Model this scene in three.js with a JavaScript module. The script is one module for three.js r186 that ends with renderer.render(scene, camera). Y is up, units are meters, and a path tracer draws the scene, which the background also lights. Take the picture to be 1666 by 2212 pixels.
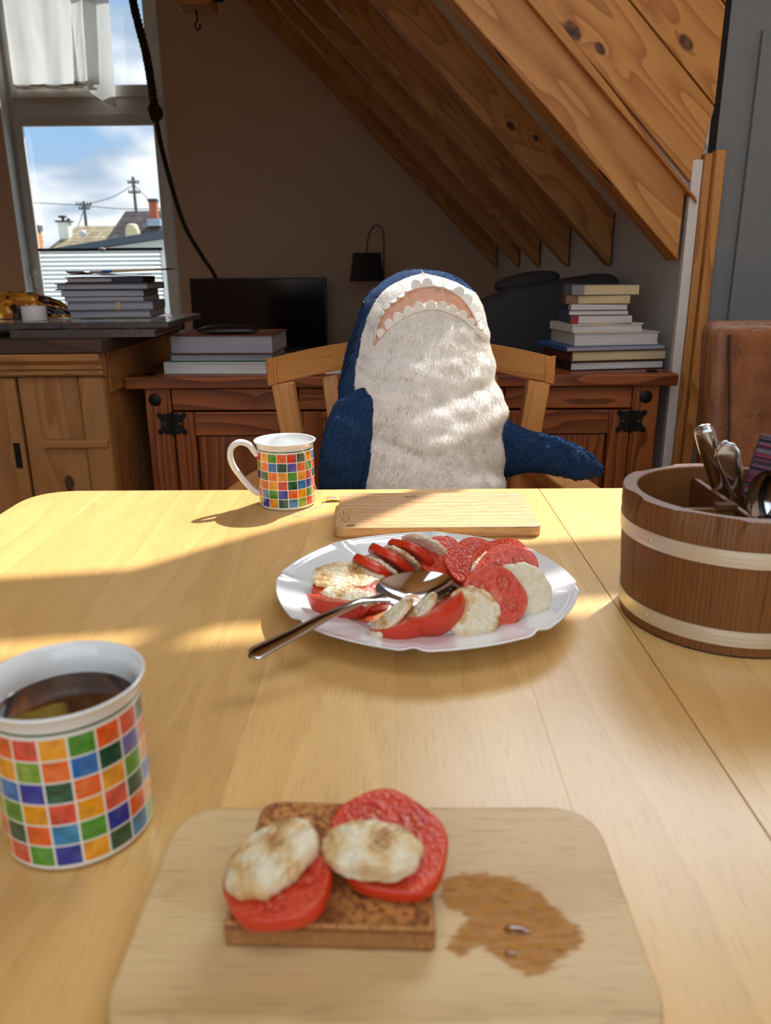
import * as THREE from 'three';
import { RoundedBoxGeometry } from 'three/addons/geometries/RoundedBoxGeometry.js';
import { mergeGeometries, mergeVertices, toCreasedNormals } from 'three/addons/utils/BufferGeometryUtils.js';
import { RectAreaLightUniformsLib } from 'three/addons/lights/RectAreaLightUniformsLib.js';
import { createNoise2D, createNoise3D } from 'simplex-noise';
import { Brush, Evaluator, SUBTRACTION } from 'three-bvh-csg';

// ---------------------------------------------------------------- camera, sky, sun, unseen window lights, exposure
const scene = new THREE.Scene();
const renderer = new THREE.WebGLRenderer();
renderer.toneMapping = THREE.LinearToneMapping;
renderer.toneMappingExposure = 1.0;
renderer.shadowMap.enabled = true;
const camera = new THREE.PerspectiveCamera(2 * Math.atan(1106 / 1671) * 180 / Math.PI, 1666 / 2212, 0.02, 200);
camera.position.set(0, 1.062, 0);
camera.rotation.order = 'YXZ';
camera.rotation.set(-17.42 * Math.PI / 180, 0.72 * Math.PI / 180, -0.48 * Math.PI / 180);
camera.focus = 1.15; camera.userData.fStop = 8;

function rng(seed) { let s = seed | 0; return () => { s = (s + 0x6d2b79f5) | 0; let t = Math.imul(s ^ (s >>> 15), 1 | s); t = (t + Math.imul(t ^ (t >>> 7), 61 | t)) ^ t; return ((t ^ (t >>> 14)) >>> 0) / 4294967296; }; }
const n2 = createNoise2D(rng(11)), n3 = createNoise3D(rng(12));
const fbm3 = (x, y, z, o = 4) => { let s = 0, a = 0.5; for (let i = 0; i < o; i++) { s += a * n3(x, y, z); x *= 2.03; y *= 2.03; z *= 2.03; a *= 0.5; } return s; };
const fbm2 = (x, y, o = 4) => { let s = 0, a = 0.5; for (let i = 0; i < o; i++) { s += a * n2(x, y); x *= 2.03; y *= 2.03; a *= 0.5; } return s; };
const clamp = (x, a = 0, b = 1) => Math.min(b, Math.max(a, x));
const lerp = (a, b, t) => a + (b - a) * t;
const sstep = (a, b, x) => { const t = clamp((x - a) / (b - a)); return t * t * (3 - 2 * t); };
const mix3 = (a, b, t) => [lerp(a[0], b[0], t), lerp(a[1], b[1], t), lerp(a[2], b[2], t)];
const interp = (x, xs, ys) => { if (x <= xs[0]) return ys[0]; for (let i = 1; i < xs.length; i++) if (x <= xs[i]) return lerp(ys[i - 1], ys[i], (x - xs[i - 1]) / (xs[i] - xs[i - 1])); return ys[ys.length - 1]; };

{ // sky: blue with broken cloud, the same weather all the way round
  const W = 1536, H = 768, d = new Float32Array(W * H * 4);
  for (let j = 0; j < H; j++) {
    const el = ((j + 0.5) / H - 0.5) * Math.PI, y = Math.sin(el), c = Math.cos(el);
    for (let i = 0; i < W; i++) {
      const az = ((i + 0.5) / W - 0.5) * 2 * Math.PI, x = Math.cos(az) * c, z = Math.sin(az) * c, yy = Math.max(y, 0);
      const w = 0.35 * fbm3(x * 3, yy * 9, z * 3, 3);
      const cl = sstep(-0.26, 0.2, fbm3(x * 3.1 + w + 4.1, yy * 11 + w, z * 3.1 - w, 5) + 0.13);
      const shade = sstep(-0.25, 0.4, fbm3(x * 4 + 9, yy * 13, z * 4 + 2, 4) + 0.12);
      const blue = mix3([0.36, 0.58, 0.85], [0.2, 0.4, 0.72], sstep(0, 0.5, yy)), cloud = mix3([0.40, 0.53, 0.68], [1.0, 1.04, 1.08], shade), k = mix3(blue, cloud, cl);
      const o = (j * W + i) * 4; d[o] = k[0]; d[o + 1] = k[1]; d[o + 2] = k[2]; d[o + 3] = 1;
    }
  }
  const t = new THREE.DataTexture(d, W, H, THREE.RGBAFormat, THREE.FloatType);
  t.mapping = THREE.EquirectangularReflectionMapping; t.magFilter = THREE.LinearFilter; t.needsUpdate = true;
  scene.background = t; scene.backgroundIntensity = 1.15;
}
const SUN_DIR = new THREE.Vector3(0.71, 1.435, -1).normalize();
const sun = new THREE.DirectionalLight(new THREE.Color(1.0, 0.96, 0.92), 9.2);
sun.target.position.set(0, 0.7, -1); sun.position.copy(SUN_DIR).multiplyScalar(12).add(sun.target.position); sun.castShadow = true; sun.shadow.radius = 1.4;
sun.shadow.mapSize.set(4096, 4096); Object.assign(sun.shadow.camera, { left: -5, right: 5, top: 5, bottom: -5, near: 1, far: 30 }); sun.shadow.normalBias = 0.003;
scene.add(sun, sun.target); sun.name = 'sun';

RectAreaLightUniformsLib.init();
// area lights brighter than the sky, set in unseen windows to light the room
function unseenWindowLight(name, w, h, pos, look, intensity, color = [0.76, 0.89, 1.0]) {
  const l = new THREE.RectAreaLight(new THREE.Color(...color), intensity, w, h); l.name = name;
  l.position.set(...pos); l.lookAt(...look); scene.add(l); return l;
}
unseenWindowLight('unseen_skylight_light', 1.5, 1.5, [0.15, 3.17, 0.35], [0.15, 0, 0.35], 2.3);  // out of view overhead, lights the table top
unseenWindowLight('unseen_rear_window_light', 2.6, 1.5, [-0.2, 1.65, 1.27], [-0.2, 1.65, 0], 0.8);  // out of view behind the camera, lights surfaces that face it
unseenWindowLight('unseen_gable_window_light', 1.35, 0.6, [0.75, 2.0, -1.93], [0.75, 2.0, 0], 9.0);  // out of view, outshines the sky, soft light from far right

// ---------------------------------------------------------------- helpers
const names = {};
const numbered = (n) => { const k = names[n] = (names[n] ?? -1) + 1; return k ? `${n}_${String(k).padStart(3, '0')}` : n; };
function prep(m) { m.castShadow = true; m.receiveShadow = true; return m; }
const merge = (g) => { if (!Array.isArray(g)) return g; if (g.length === 1) return g[0]; const l = g.map((x) => { const y = x.index ? x.toNonIndexed() : x; for (const k of Object.keys(y.attributes)) if (!['position', 'normal', 'uv'].includes(k)) y.deleteAttribute(k); if (!y.attributes.uv) y.setAttribute('uv', new THREE.BufferAttribute(new Float32Array(y.attributes.position.count * 2), 2)); return y; }); return mergeGeometries(l); };
function obj(name, g, m, parent = scene) { const o = prep(new THREE.Mesh(merge(g), m)); o.name = parent === scene ? numbered(name) : name; parent.add(o); return o; }
function tag(o, label, category, group, kind) { o.userData = { label, category }; if (group) o.userData.group = group; if (kind) o.userData.kind = kind; return o; }
function thing(name, label, category, pos = [0, 0, 0], turn = 0, group) { const o = new THREE.Group(); o.name = numbered(name); o.position.set(...pos); o.rotation.y = turn; scene.add(o); return tag(o, label, category, group); }
function struct(name, label, category, g, m) { const o = g ? obj(name, g, m) : thing(name, label, category); return tag(o, label, category, null, 'structure'); }
function dup(root, pos, turn, label) { const r = root.clone(); r.name = numbered(root.name.replace(/_\d+$/, '')); r.userData = { ...root.userData }; scene.add(r); if (pos) r.position.set(...pos); if (turn !== undefined) r.rotation.y = turn; if (label) r.userData.label = label; return r; }

// uv in metres; grain axis runs along u. One texture tile is 1 m x 0.5 m
let uvSeed = rng(5);
function woodUV(g, grain = 'x', off) {
  if (!g.attributes.normal) g.computeVertexNormals();
  const p = g.attributes.position, n = g.attributes.normal, uv = new Float32Array(p.count * 2), o = off ?? [uvSeed() * 3, uvSeed() * 3];
  for (let i = 0; i < p.count; i++) {
    const c = { x: p.getX(i), y: p.getY(i), z: p.getZ(i) }, a = { x: Math.abs(n.getX(i)), y: Math.abs(n.getY(i)), z: Math.abs(n.getZ(i)) };
    const dom = a.x > a.y && a.x > a.z ? 'x' : a.y > a.z ? 'y' : 'z', rest = ['x', 'y', 'z'].filter((k) => k !== dom);
    let u, v; if (rest.includes(grain)) { u = c[grain]; v = c[rest.find((k) => k !== grain)]; } else { u = c[rest[0]] * 0.35; v = c[rest[1]]; }
    uv[i * 2] = u + o[0]; uv[i * 2 + 1] = v * 2 + o[1];
  }
  g.setAttribute('uv', new THREE.BufferAttribute(uv, 2)); return g;
}
function box(w, h, d, x = 0, y = 0, z = 0, r = 0.002, grain) { // centred in x and z, standing on y
  const g = r > 0 ? new RoundedBoxGeometry(w, h, d, 1, Math.min(r, w / 2.1, h / 2.1, d / 2.1)) : new THREE.BoxGeometry(w, h, d);
  if (grain) woodUV(g, grain); g.translate(x, y + h / 2, z); return g;
}
function span(x0, x1, y0, y1, z0, z1, r = 0.002, grain) { return box(x1 - x0, y1 - y0, z1 - z0, (x0 + x1) / 2, y0, (z0 + z1) / 2, r, grain); }
const shapeOf = (pts) => new THREE.Shape(pts.map(([x, y]) => new THREE.Vector2(x, y)));
function extrude(shape, depth, bevel = 0, steps = 1, curve = 12) { const g = new THREE.ExtrudeGeometry(shape, { depth: depth - 2 * bevel, bevelEnabled: bevel > 0, bevelSize: bevel, bevelThickness: bevel, bevelOffset: -bevel, bevelSegments: 2, steps, curveSegments: curve }); if (bevel) g.translate(0, 0, bevel); return g; }
function tube(pts, r, seg = 40, rad = 8, closed = false) { return new THREE.TubeGeometry(new THREE.CatmullRomCurve3(pts.map((p) => new THREE.Vector3(...p)), closed), seg, r, rad, closed); }
const lathe = (pts, seg = 48) => new THREE.LatheGeometry(pts.map(([x, y]) => new THREE.Vector2(x, y)), seg);
function bar(a, b, w, d, grain = 'y', r = 0.004) { // a bar from a to b, w across x, d across z
  const A = new THREE.Vector3(...a), B = new THREE.Vector3(...b), L = A.distanceTo(B), g = new RoundedBoxGeometry(w, L, d, 1, r); woodUV(g, grain);
  g.applyQuaternion(new THREE.Quaternion().setFromUnitVectors(new THREE.Vector3(0, 1, 0), B.clone().sub(A).normalize())); g.translate((a[0] + b[0]) / 2, (a[1] + b[1]) / 2, (a[2] + b[2]) / 2); return g;
}
// a surface from a grid of points f(u, v)
function gridGeo(f, nu, nv, uvf) {
  const p = [], uv = [], ix = [];
  for (let j = 0; j <= nv; j++) for (let i = 0; i <= nu; i++) { const q = f(i / nu, j / nv); p.push(...q); uv.push(...(uvf ? uvf(i / nu, j / nv, q) : [i / nu, j / nv])); }
  for (let j = 0; j < nv; j++) for (let i = 0; i < nu; i++) { const a = j * (nu + 1) + i, b = a + nu + 1; ix.push(a, a + 1, b + 1, a, b + 1, b); }
  const g = new THREE.BufferGeometry(); g.setAttribute('position', new THREE.Float32BufferAttribute(p, 3)); g.setAttribute('uv', new THREE.Float32BufferAttribute(uv, 2)); g.setIndex(ix); g.computeVertexNormals(); return g;
}

// ---------------------------------------------------------------- textures
function pixTex(w, h, f, srgb = true, wrap = THREE.MirroredRepeatWrapping) {
  const d = new Uint8Array(w * h * 4);
  for (let j = 0; j < h; j++) for (let i = 0; i < w; i++) { const c = f(i / w, j / h, i, j), o = (j * w + i) * 4; d[o] = clamp(c[0], 0, 255); d[o + 1] = clamp(c[1], 0, 255); d[o + 2] = clamp(c[2], 0, 255); d[o + 3] = 255; }
  const t = new THREE.DataTexture(d, w, h); t.wrapS = t.wrapT = wrap; t.magFilter = THREE.LinearFilter; t.minFilter = THREE.LinearMipmapLinearFilter; t.generateMipmaps = true; t.needsUpdate = true; if (srgb) t.colorSpace = THREE.SRGBColorSpace; return t;
}
function canvasTex(w, h, draw) { const c = document.createElement('canvas'); c.width = w; c.height = h; draw(c.getContext('2d'), w, h); const t = new THREE.CanvasTexture(c); t.colorSpace = THREE.SRGBColorSpace; t.magFilter = THREE.LinearFilter; t.anisotropy = 8; return t; }
// wood: 1 m of grain across, 0.5 m of board height. Colours are sRGB bytes
function wood({ light, dark, rings = 12, warp = 0.5, fiber = 0.2, knots = [], seed = 0, w = 1024, h = 512, sharp = 2.2, amount = 0.8, bump = true, tone = 0.12 }) {
  const hgt = new Float32Array(w * h);
  const map = pixTex(w, h, (u, v, i, j) => {
    const X = u + seed * 3.7, Y = v * 0.5 + seed * 1.3; let q = v * rings + warp * rings * 0.25 * fbm2(X * 0.42, Y * 2.6, 3) + 0.35 * n2(X * 2.2, Y * 18), kd = 0;
    for (const [kx, ky, kr] of knots) { const dx = (u - kx) * 0.55, dy = (v - ky) * 0.5, r = Math.hypot(dx, dy), e = Math.exp(-(r / (kr * 2.6)) * (r / (kr * 2.6))); q += e * (ky > v ? -1 : 1) * rings * 0.1; kd = Math.max(kd, 1 - sstep(kr * 0.55, kr, r)); }
    const fr = q - Math.floor(q), ring = Math.pow(fr, sharp) * (1 - sstep(0.92, 1.0, fr));
    const fib = n2(X * 5, Y * 260) * 0.55 + n2(X * 14, Y * 620) * 0.45, pores = sstep(0.45, 0.85, n2(X * 22, Y * 420));
    let k = clamp(ring * amount + fib * fiber * 0.5 + tone * fbm2(X * 1.1, Y * 4, 3) + 0.12), c = mix3(light, dark, k);
    c = mix3(c, [dark[0] * 0.62, dark[1] * 0.55, dark[2] * 0.5], pores * fiber * 0.7); if (kd) c = mix3(c, [dark[0] * 0.32, dark[1] * 0.26, dark[2] * 0.24], kd * (0.75 + 0.25 * n2(X * 40, Y * 40)));
    hgt[j * w + i] = clamp(0.6 - 0.3 * ring * amount + fib * 0.18 - pores * 0.25 - kd * 0.2); return c;
  });
  return { map, bump: bump ? pixTex(w, h, (u, v, i, j) => { const g = hgt[j * w + i] * 255; return [g, g, g]; }, false) : null };
}
const woodMat = (t, o = {}) => new THREE.MeshPhysicalMaterial({ map: t.map, bumpMap: t.bump, bumpScale: o.bumpScale ?? 0.0003, roughness: 0.5, ...o });
const mat = (color, roughness = 0.6, o = {}) => new THREE.MeshPhysicalMaterial({ color: Array.isArray(color) ? new THREE.Color(`rgb(${color.join(',')})`) : color, roughness, ...o });
const noiseBump = (sx, sy, seed = 0, w = 256) => pixTex(w, w, (u, v) => { const g = 128 + 120 * (0.6 * n2(u * sx + seed, v * sy) + 0.4 * n2(u * sx * 2.7 + seed, v * sy * 2.7)); return [g, g, g]; }, false);
const bumpFine = noiseBump(40, 40, 3), bumpSoft = noiseBump(9, 9, 7);

const T = {
  birch: wood({ light: [236, 194, 124], dark: [206, 158, 90], rings: 7, warp: 1.6, fiber: 0.2, sharp: 1.3, amount: 0.3, seed: 1, tone: 0.16 }),
  pine: wood({ light: [206, 148, 82], dark: [150, 90, 38], rings: 11, warp: 1.5, fiber: 0.16, seed: 2, amount: 0.7, knots: [[0.22, 0.35, 0.013], [0.33, 0.66, 0.009], [0.72, 0.3, 0.012], [0.8, 0.36, 0.009]] }),
  plank: wood({ light: [214, 156, 84], dark: [158, 94, 36], rings: 8, warp: 1.9, fiber: 0.15, seed: 3, amount: 0.75, knots: [[0.18, 0.5, 0.017], [0.25, 0.54, 0.011], [0.62, 0.4, 0.014], [0.86, 0.7, 0.009]] }),
  redpine: wood({ light: [172, 98, 46], dark: [102, 48, 18], rings: 13, warp: 1.6, fiber: 0.14, seed: 4, amount: 0.95, sharp: 1.5 }),
  oldpine: wood({ light: [184, 134, 78], dark: [138, 92, 46], rings: 7, warp: 1.8, fiber: 0.15, seed: 5, amount: 0.6, knots: [[0.4, 0.3, 0.016], [0.8, 0.75, 0.014]] }),
  beech: wood({ light: [220, 158, 88], dark: [184, 118, 56], rings: 16, warp: 0.9, fiber: 0.25, seed: 6, amount: 0.5 }),
  tub: wood({ light: [140, 90, 40], dark: [88, 50, 20], rings: 120, warp: 0.06, fiber: 0.35, seed: 7, amount: 0.5, sharp: 1.6 }),
  bamboo: wood({ light: [214, 172, 122], dark: [166, 116, 66], rings: 34, warp: 0.08, fiber: 0.5, seed: 8, amount: 0.55 }),
  boardwood: wood({ light: [222, 190, 138], dark: [192, 154, 98], rings: 7, warp: 1.0, fiber: 0.3, seed: 9, amount: 0.5 }),
  darkwood: wood({ light: [84, 62, 46], dark: [52, 36, 26], rings: 14, warp: 0.5, fiber: 0.3, seed: 10, amount: 0.6 }),
};

// ---------------------------------------------------------------- the room
const plaster = noiseBump(30, 30, 21);
const M = {
  white: mat([226, 224, 218], 0.6), kneewall: mat([206, 204, 200], 0.85, { bumpMap: plaster, bumpScale: 0.002 }), frameWhite: mat([214, 212, 204], 0.4),
  ceil: mat([226, 222, 214], 0.9), wallWarm: mat([216, 186, 158], 0.9, { bumpMap: plaster, bumpScale: 0.002 }), greyWall: mat([122, 129, 132], 0.75, { bumpMap: bumpFine, bumpScale: 0.0006 }), gap: mat([24, 21, 20], 0.9),
  pine: woodMat(T.pine), plank: woodMat(T.plank), plank2: woodMat(T.plank, { color: new THREE.Color(0.9, 0.86, 0.8) }), rafter: woodMat(T.pine, { roughness: 0.6 }),
  red: woodMat(T.redpine, { roughness: 0.42 }), old: woodMat(T.oldpine, { roughness: 0.55 }), beech: woodMat(T.beech, { roughness: 0.4 }), dark: woodMat(T.darkwood, { roughness: 0.55 }),
  iron: mat([22, 21, 21], 0.5, { metalness: 0.4 }), black: mat([12, 12, 13], 0.35), screen: mat([6, 6, 8], 0.12), steel: mat([205, 205, 205], 0.18, { metalness: 1 }), glass: new THREE.MeshPhysicalMaterial({ color: 0xffffff, transmission: 1, thickness: 0, roughness: 0, ior: 1.5 }),
  floor: woodMat(T.oldpine, { roughness: 0.5 }), rope: mat([66, 50, 36], 0.95, { bumpMap: bumpFine, bumpScale: 0.001 }),
};
const XL = -3.4, XR = 2.2, ZN = 1.35, ZF = -5.6, ZG = -1.99, CEIL = 3.2, KX = 0.705;
struct('floor', 'brown wooden floor of the attic room', 'floor', span(XL - 0.2, XR + 0.2, -0.12, 0, ZF - 0.25, ZN + 0.2, 0, 'z'), M.floor);
struct('wall_left', 'pale plastered wall on the window side of the room', 'wall', span(XL - 0.2, XL, 0, CEIL, ZF - 0.25, ZN, 0), M.wallWarm);
struct('wall_right', 'pale side wall of the dining area', 'wall', span(XR, XR + 0.2, 0, CEIL, ZG - 0.04, ZN, 0), M.wallWarm);
{ // unseen rear wall, set close to keep the attic dark, with an unseen window
  const s = shapeOf([[XL - 0.2, 0], [XR + 0.2, 0], [XR + 0.2, CEIL], [XL - 0.2, CEIL]]); s.holes.push(new THREE.Path([[-1.5, 0.9], [-1.5, 2.4], [1.1, 2.4], [1.1, 0.9]].map((p) => new THREE.Vector2(...p))));
  const g = extrude(s, 0.15); g.translate(0, 0, ZN); struct('unseen_wall_rear', 'unseen pale wall with a wide window facing the table', 'wall', g, M.wallWarm);
  const w = struct('window_3', 'unseen wide white framed window in the rear wall', 'window');  // out of view, placed to light the fronts of things
  obj('frame', [span(-1.5, 1.1, 0.9, 0.97, ZN, ZN + 0.06), span(-1.5, 1.1, 2.33, 2.4, ZN, ZN + 0.06), ...[-1.5, -0.66, 0.19, 1.03].map((x) => span(x, x + 0.07, 0.97, 2.33, ZN, ZN + 0.06))], M.frameWhite, w);
  for (const x of [-1.43, -0.59, 0.26]) obj('pane', span(x, x + 0.77, 0.97, 2.33, ZN + 0.028, ZN + 0.032, 0), M.glass, w);
}
{ // unseen dining ceiling with an unseen skylight, flat strip and slope over the attic
  const s = shapeOf([[XL - 0.2, -(ZN + 0.15)], [XR + 0.2, -(ZN + 0.15)], [XR + 0.2, -ZG], [XL - 0.2, -ZG]]); s.holes.push(new THREE.Path([[-0.6, -1.1], [0.9, -1.1], [0.9, 0.4], [-0.6, 0.4]].map((p) => new THREE.Vector2(...p))));
  const g = extrude(s, 0.12); g.rotateX(-Math.PI / 2); g.translate(0, CEIL, 0);
  struct('ceiling', 'unseen pine clad ceiling over the dining area', 'ceiling', woodUV(g, 'x'), M.pine);  // out of view, pine chosen to darken bounce and reflections
  const w = struct('window_4', 'unseen square skylight with glazing bars over the table', 'window');  // out of view, placed to light the table from above
  for (const [x0, x1] of [[-0.54, 0.12], [0.18, 0.84]]) for (const [z0, z1] of [[-0.34, 0.32], [0.38, 1.04]]) obj('pane', span(x0, x1, CEIL + 0.03, CEIL + 0.034, z0, z1, 0), M.glass, w);
  obj('frame', [span(-0.6, 0.9, CEIL, CEIL + 0.06, -0.4, -0.34), span(-0.6, 0.9, CEIL, CEIL + 0.06, 1.04, 1.1), span(-0.6, -0.54, CEIL, CEIL + 0.06, -0.34, 1.04), span(0.84, 0.9, CEIL, CEIL + 0.06, -0.34, 1.04), span(0.12, 0.18, CEIL, CEIL + 0.06, -0.34, 1.04), span(-0.54, 0.84, CEIL, CEIL + 0.05, 0.32, 0.38)], M.pine, w);
  const gw = struct('ceiling', 'flat white ceiling strip above the attic', 'ceiling', span(XL - 0.2, -1.2, CEIL, CEIL + 0.12, ZF - 0.25, ZG, 0), M.ceil);
  const sl = extrude(shapeOf([[KX + 0.25, 1.928 - KX - 0.25], [-1.272, CEIL], [-1.272, CEIL + 0.14], [KX + 0.25, 1.928 - KX - 0.11]]), -ZF - 0.25 + 0.5 + ZG); sl.translate(0, 0, ZF - 0.25);
  struct('ceiling', 'pale sloping roof underside behind the rafters', 'ceiling', sl, M.ceil);
}
struct('unseen_wall_header', 'unseen plastered wall above the wide opening, shading the attic', 'wall', span(XL, 0.06, 1.78, CEIL, ZG - 0.03, ZG, 0), M.wallWarm);  // out of view, placed to keep light off the attic
// rafters
const RZ = [-2.62, -3.25, -3.9, -4.53, -5.5], rg = extrude(shapeOf([[0.697, 1.765 - 0.697], [-1.235, 3.0], [-1.235, CEIL - 0.002], [0.697, 1.963 - 0.697]]), 0.075, 0.003); rg.rotateZ(Math.PI / 4); woodUV(rg, 'x', [1.51, -2.3]); rg.rotateZ(-Math.PI / 4);
const rlab = ['sloping pine rafter with dark knots next to the planked gable', 'second sloping pine rafter counted inward from the planked gable', 'third sloping pine rafter counted inward from the planked gable', 'fourth sloping pine rafter counted inward from the planked gable', 'dark sloping rafter lying against the end wall'];
RZ.forEach((z, i) => { const g = rg.clone(); const uv = g.attributes.uv; for (let k = 0; k < uv.count; k++) uv.setXY(k, uv.getX(k) + i * 0.37, uv.getY(k) + i * 0.23); g.translate(0, 0, z - 0.075); struct('rafter', rlab[i], 'rafter', g, M.rafter); });
struct('wall_knee', 'low white knee wall under the rafter ends', 'wall', span(KX, KX + 0.03, 0, 1.235, ZF, ZG - 0.02, 0), M.kneewall);
{ // end wall with the tall window
  const s = shapeOf([[XL - 0.2, 0], [KX + 0.3, 0], [KX + 0.3, 1.2], [-1.235, CEIL], [XL - 0.2, CEIL]]), WX0 = -2.575, WX1 = -1.49, WY0 = 0.56, WY1 = 3.0;
  s.holes.push(new THREE.Path([[WX0, WY0], [WX0, WY1], [WX1, WY1], [WX1, WY0]].map((p) => new THREE.Vector2(...p))));
  const g = extrude(s, 0.25); g.translate(0, 0, ZF - 0.25); struct('wall_far', 'warm plastered end wall of the attic', 'wall', g, M.wallWarm);
  const w = struct('window_1', 'tall white framed window with two panes in the end wall', 'window'), F = M.frameWhite, z0 = ZF - 0.2, z1 = ZF - 0.12;
  obj('reveal', span(WX0 - 0.001, WX0 + 0.006, WY0, WY1, ZF - 0.2, ZF + 0.004, 0), M.white, w); obj('reveal', span(WX1 - 0.006, WX1 + 0.001, WY0, WY1, ZF - 0.2, ZF + 0.002, 0), M.white, w);
  obj('sill', span(WX0 - 0.03, WX1 + 0.03, WY0 - 0.03, WY0, ZF - 0.2, ZF + 0.06, 0.004), M.white, w);
  obj('outer_frame', [span(WX0, WX0 + 0.05, WY0, WY1, z0, z1, 0.004), span(WX1 - 0.05, WX1, WY0, WY1, z0, z1, 0.004), span(WX0 + 0.05, WX1 - 0.05, WY0, WY0 + 0.05, z0, z1, 0.004), span(WX0 + 0.05, WX1 - 0.05, WY1 - 0.05, WY1, z0, z1, 0.004), span(WX0 + 0.05, WX1 - 0.05, 2.05, 2.18, z0, z1, 0.004)], F, w);
  const sash = (y0, y1, xa, xb) => { const o = obj('sash', [span(WX0 + 0.035, xa, y0, y1, z1 - 0.01, z1 + 0.022, 0.006), span(xb, WX1 - 0.035, y0, y1, z1 - 0.01, z1 + 0.022, 0.006), span(xa, xb, y0, y0 + 0.075, z1 - 0.01, z1 + 0.022, 0.006), span(xa, xb, y1 - 0.075, y1, z1 - 0.01, z1 + 0.022, 0.006)], F, w); obj('pane', span(xa, xb, y0 + 0.07, y1 - 0.07, z0 + 0.03, z0 + 0.034, 0), M.glass, o); return o; };
  const lo = sash(0.6, 2.07, -2.489, -1.606); sash(2.165, 2.97, -2.50, -1.612);
  const handle = (x, y) => { obj('handle_plate', span(x - 0.014, x + 0.014, y - 0.04, y + 0.04, z1 + 0.022, z1 + 0.03, 0.003), F, w); obj('handle', [span(x - 0.009, x + 0.009, y - 0.1, y + 0.015, z1 + 0.05, z1 + 0.062, 0.004), span(x - 0.008, x + 0.008, y - 0.008, y + 0.008, z1 + 0.03, z1 + 0.055, 0.002)], F, w); };
  handle(-2.53, 1.06); handle(-1.556, 2.56);
  // pleated blind over the bottom of the lower pane
  const b = thing('pleated_blind', 'white pleated blind over the bottom of the lower window pane', 'blind'), zb = z1 + 0.03, bx0 = -2.475, bx1 = -1.625, by0 = 0.62, by1 = 1.2, N = 20;
  const blindMat = new THREE.MeshPhysicalMaterial({ color: new THREE.Color(0.86, 0.93, 0.95), roughness: 0.95, transmission: 0.6, thickness: 0 });
  const pitch = (by1 - by0) / N; for (let k = 0; k < N; k++) { const y = by0 + k * pitch; obj('pleat', gridGeo((u, v) => [lerp(bx0, bx1, u), y + v * pitch, zb + (v < 0.5 ? v * 2 : 2 - v * 2) * 0.018], 1, 2), blindMat, b); }
  obj('top_rail', span(bx0 - 0.01, bx1 + 0.01, by1, by1 + 0.02, zb - 0.004, zb + 0.018, 0.003), mat([70, 74, 74], 0.5), b); const k = new THREE.SphereGeometry(0.018, 16, 10); k.scale(1.4, 0.8, 0.7); k.translate(-2.03, by1 + 0.008, zb + 0.022); obj('knob', k, M.frameWhite, b);
  // short curtain on the upper sash
  const cu = thing('curtain', 'short white cotton curtain with a beige hem on the upper pane', 'curtain'), zc = z1 + 0.05, cloth = new THREE.MeshPhysicalMaterial({ color: new THREE.Color(0.8, 0.82, 0.8), roughness: 1, transmission: 0.44, thickness: 0, side: THREE.DoubleSide }), hem = new THREE.MeshPhysicalMaterial({ color: new THREE.Color(0.45, 0.42, 0.36), roughness: 1, transmission: 0.15, thickness: 0 });
  const sheet = (x0, x1, y0, y1, amp, f, dz, sk = 0) => gridGeo((u, v) => { const x = lerp(x0, x1, u) + sk * (1 - v), y = lerp(y0, y1, v); return [x, y, zc + dz + amp * (1 - 0.5 * v) * Math.sin(u * f + 1.3 * v) + 0.004 * n2(u * 6, v * 3)]; }, 40, 16);
  obj('panel', sheet(-2.485, -2.015, 2.235, 2.98, 0.014, 15, 0, -0.01), cloth, cu); obj('hem', sheet(-2.49, -2.02, 2.21, 2.24, 0.014, 15, 0.002, -0.01), hem, cu);
  obj('panel', sheet(-2.02, -1.84, 2.245, 2.98, 0.012, 9, 0.03, -0.06), cloth, cu); obj('hem', sheet(-2.08, -1.905, 2.22, 2.25, 0.012, 9, 0.032, -0.005), hem, cu);
  obj('loose_corner', gridGeo((u, v) => { const x = lerp(lerp(-1.99, -1.82, u), lerp(-1.955, -1.79, u), v), y = lerp(lerp(2.2, 2.09, u), 2.9, v); return [x - (1 - v) * 0.02 * Math.sin(u * 3.1), y, zc + 0.045 + 0.02 * Math.sin(u * 5) * (1 - v)]; }, 20, 16), cloth, cu);
}
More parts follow.
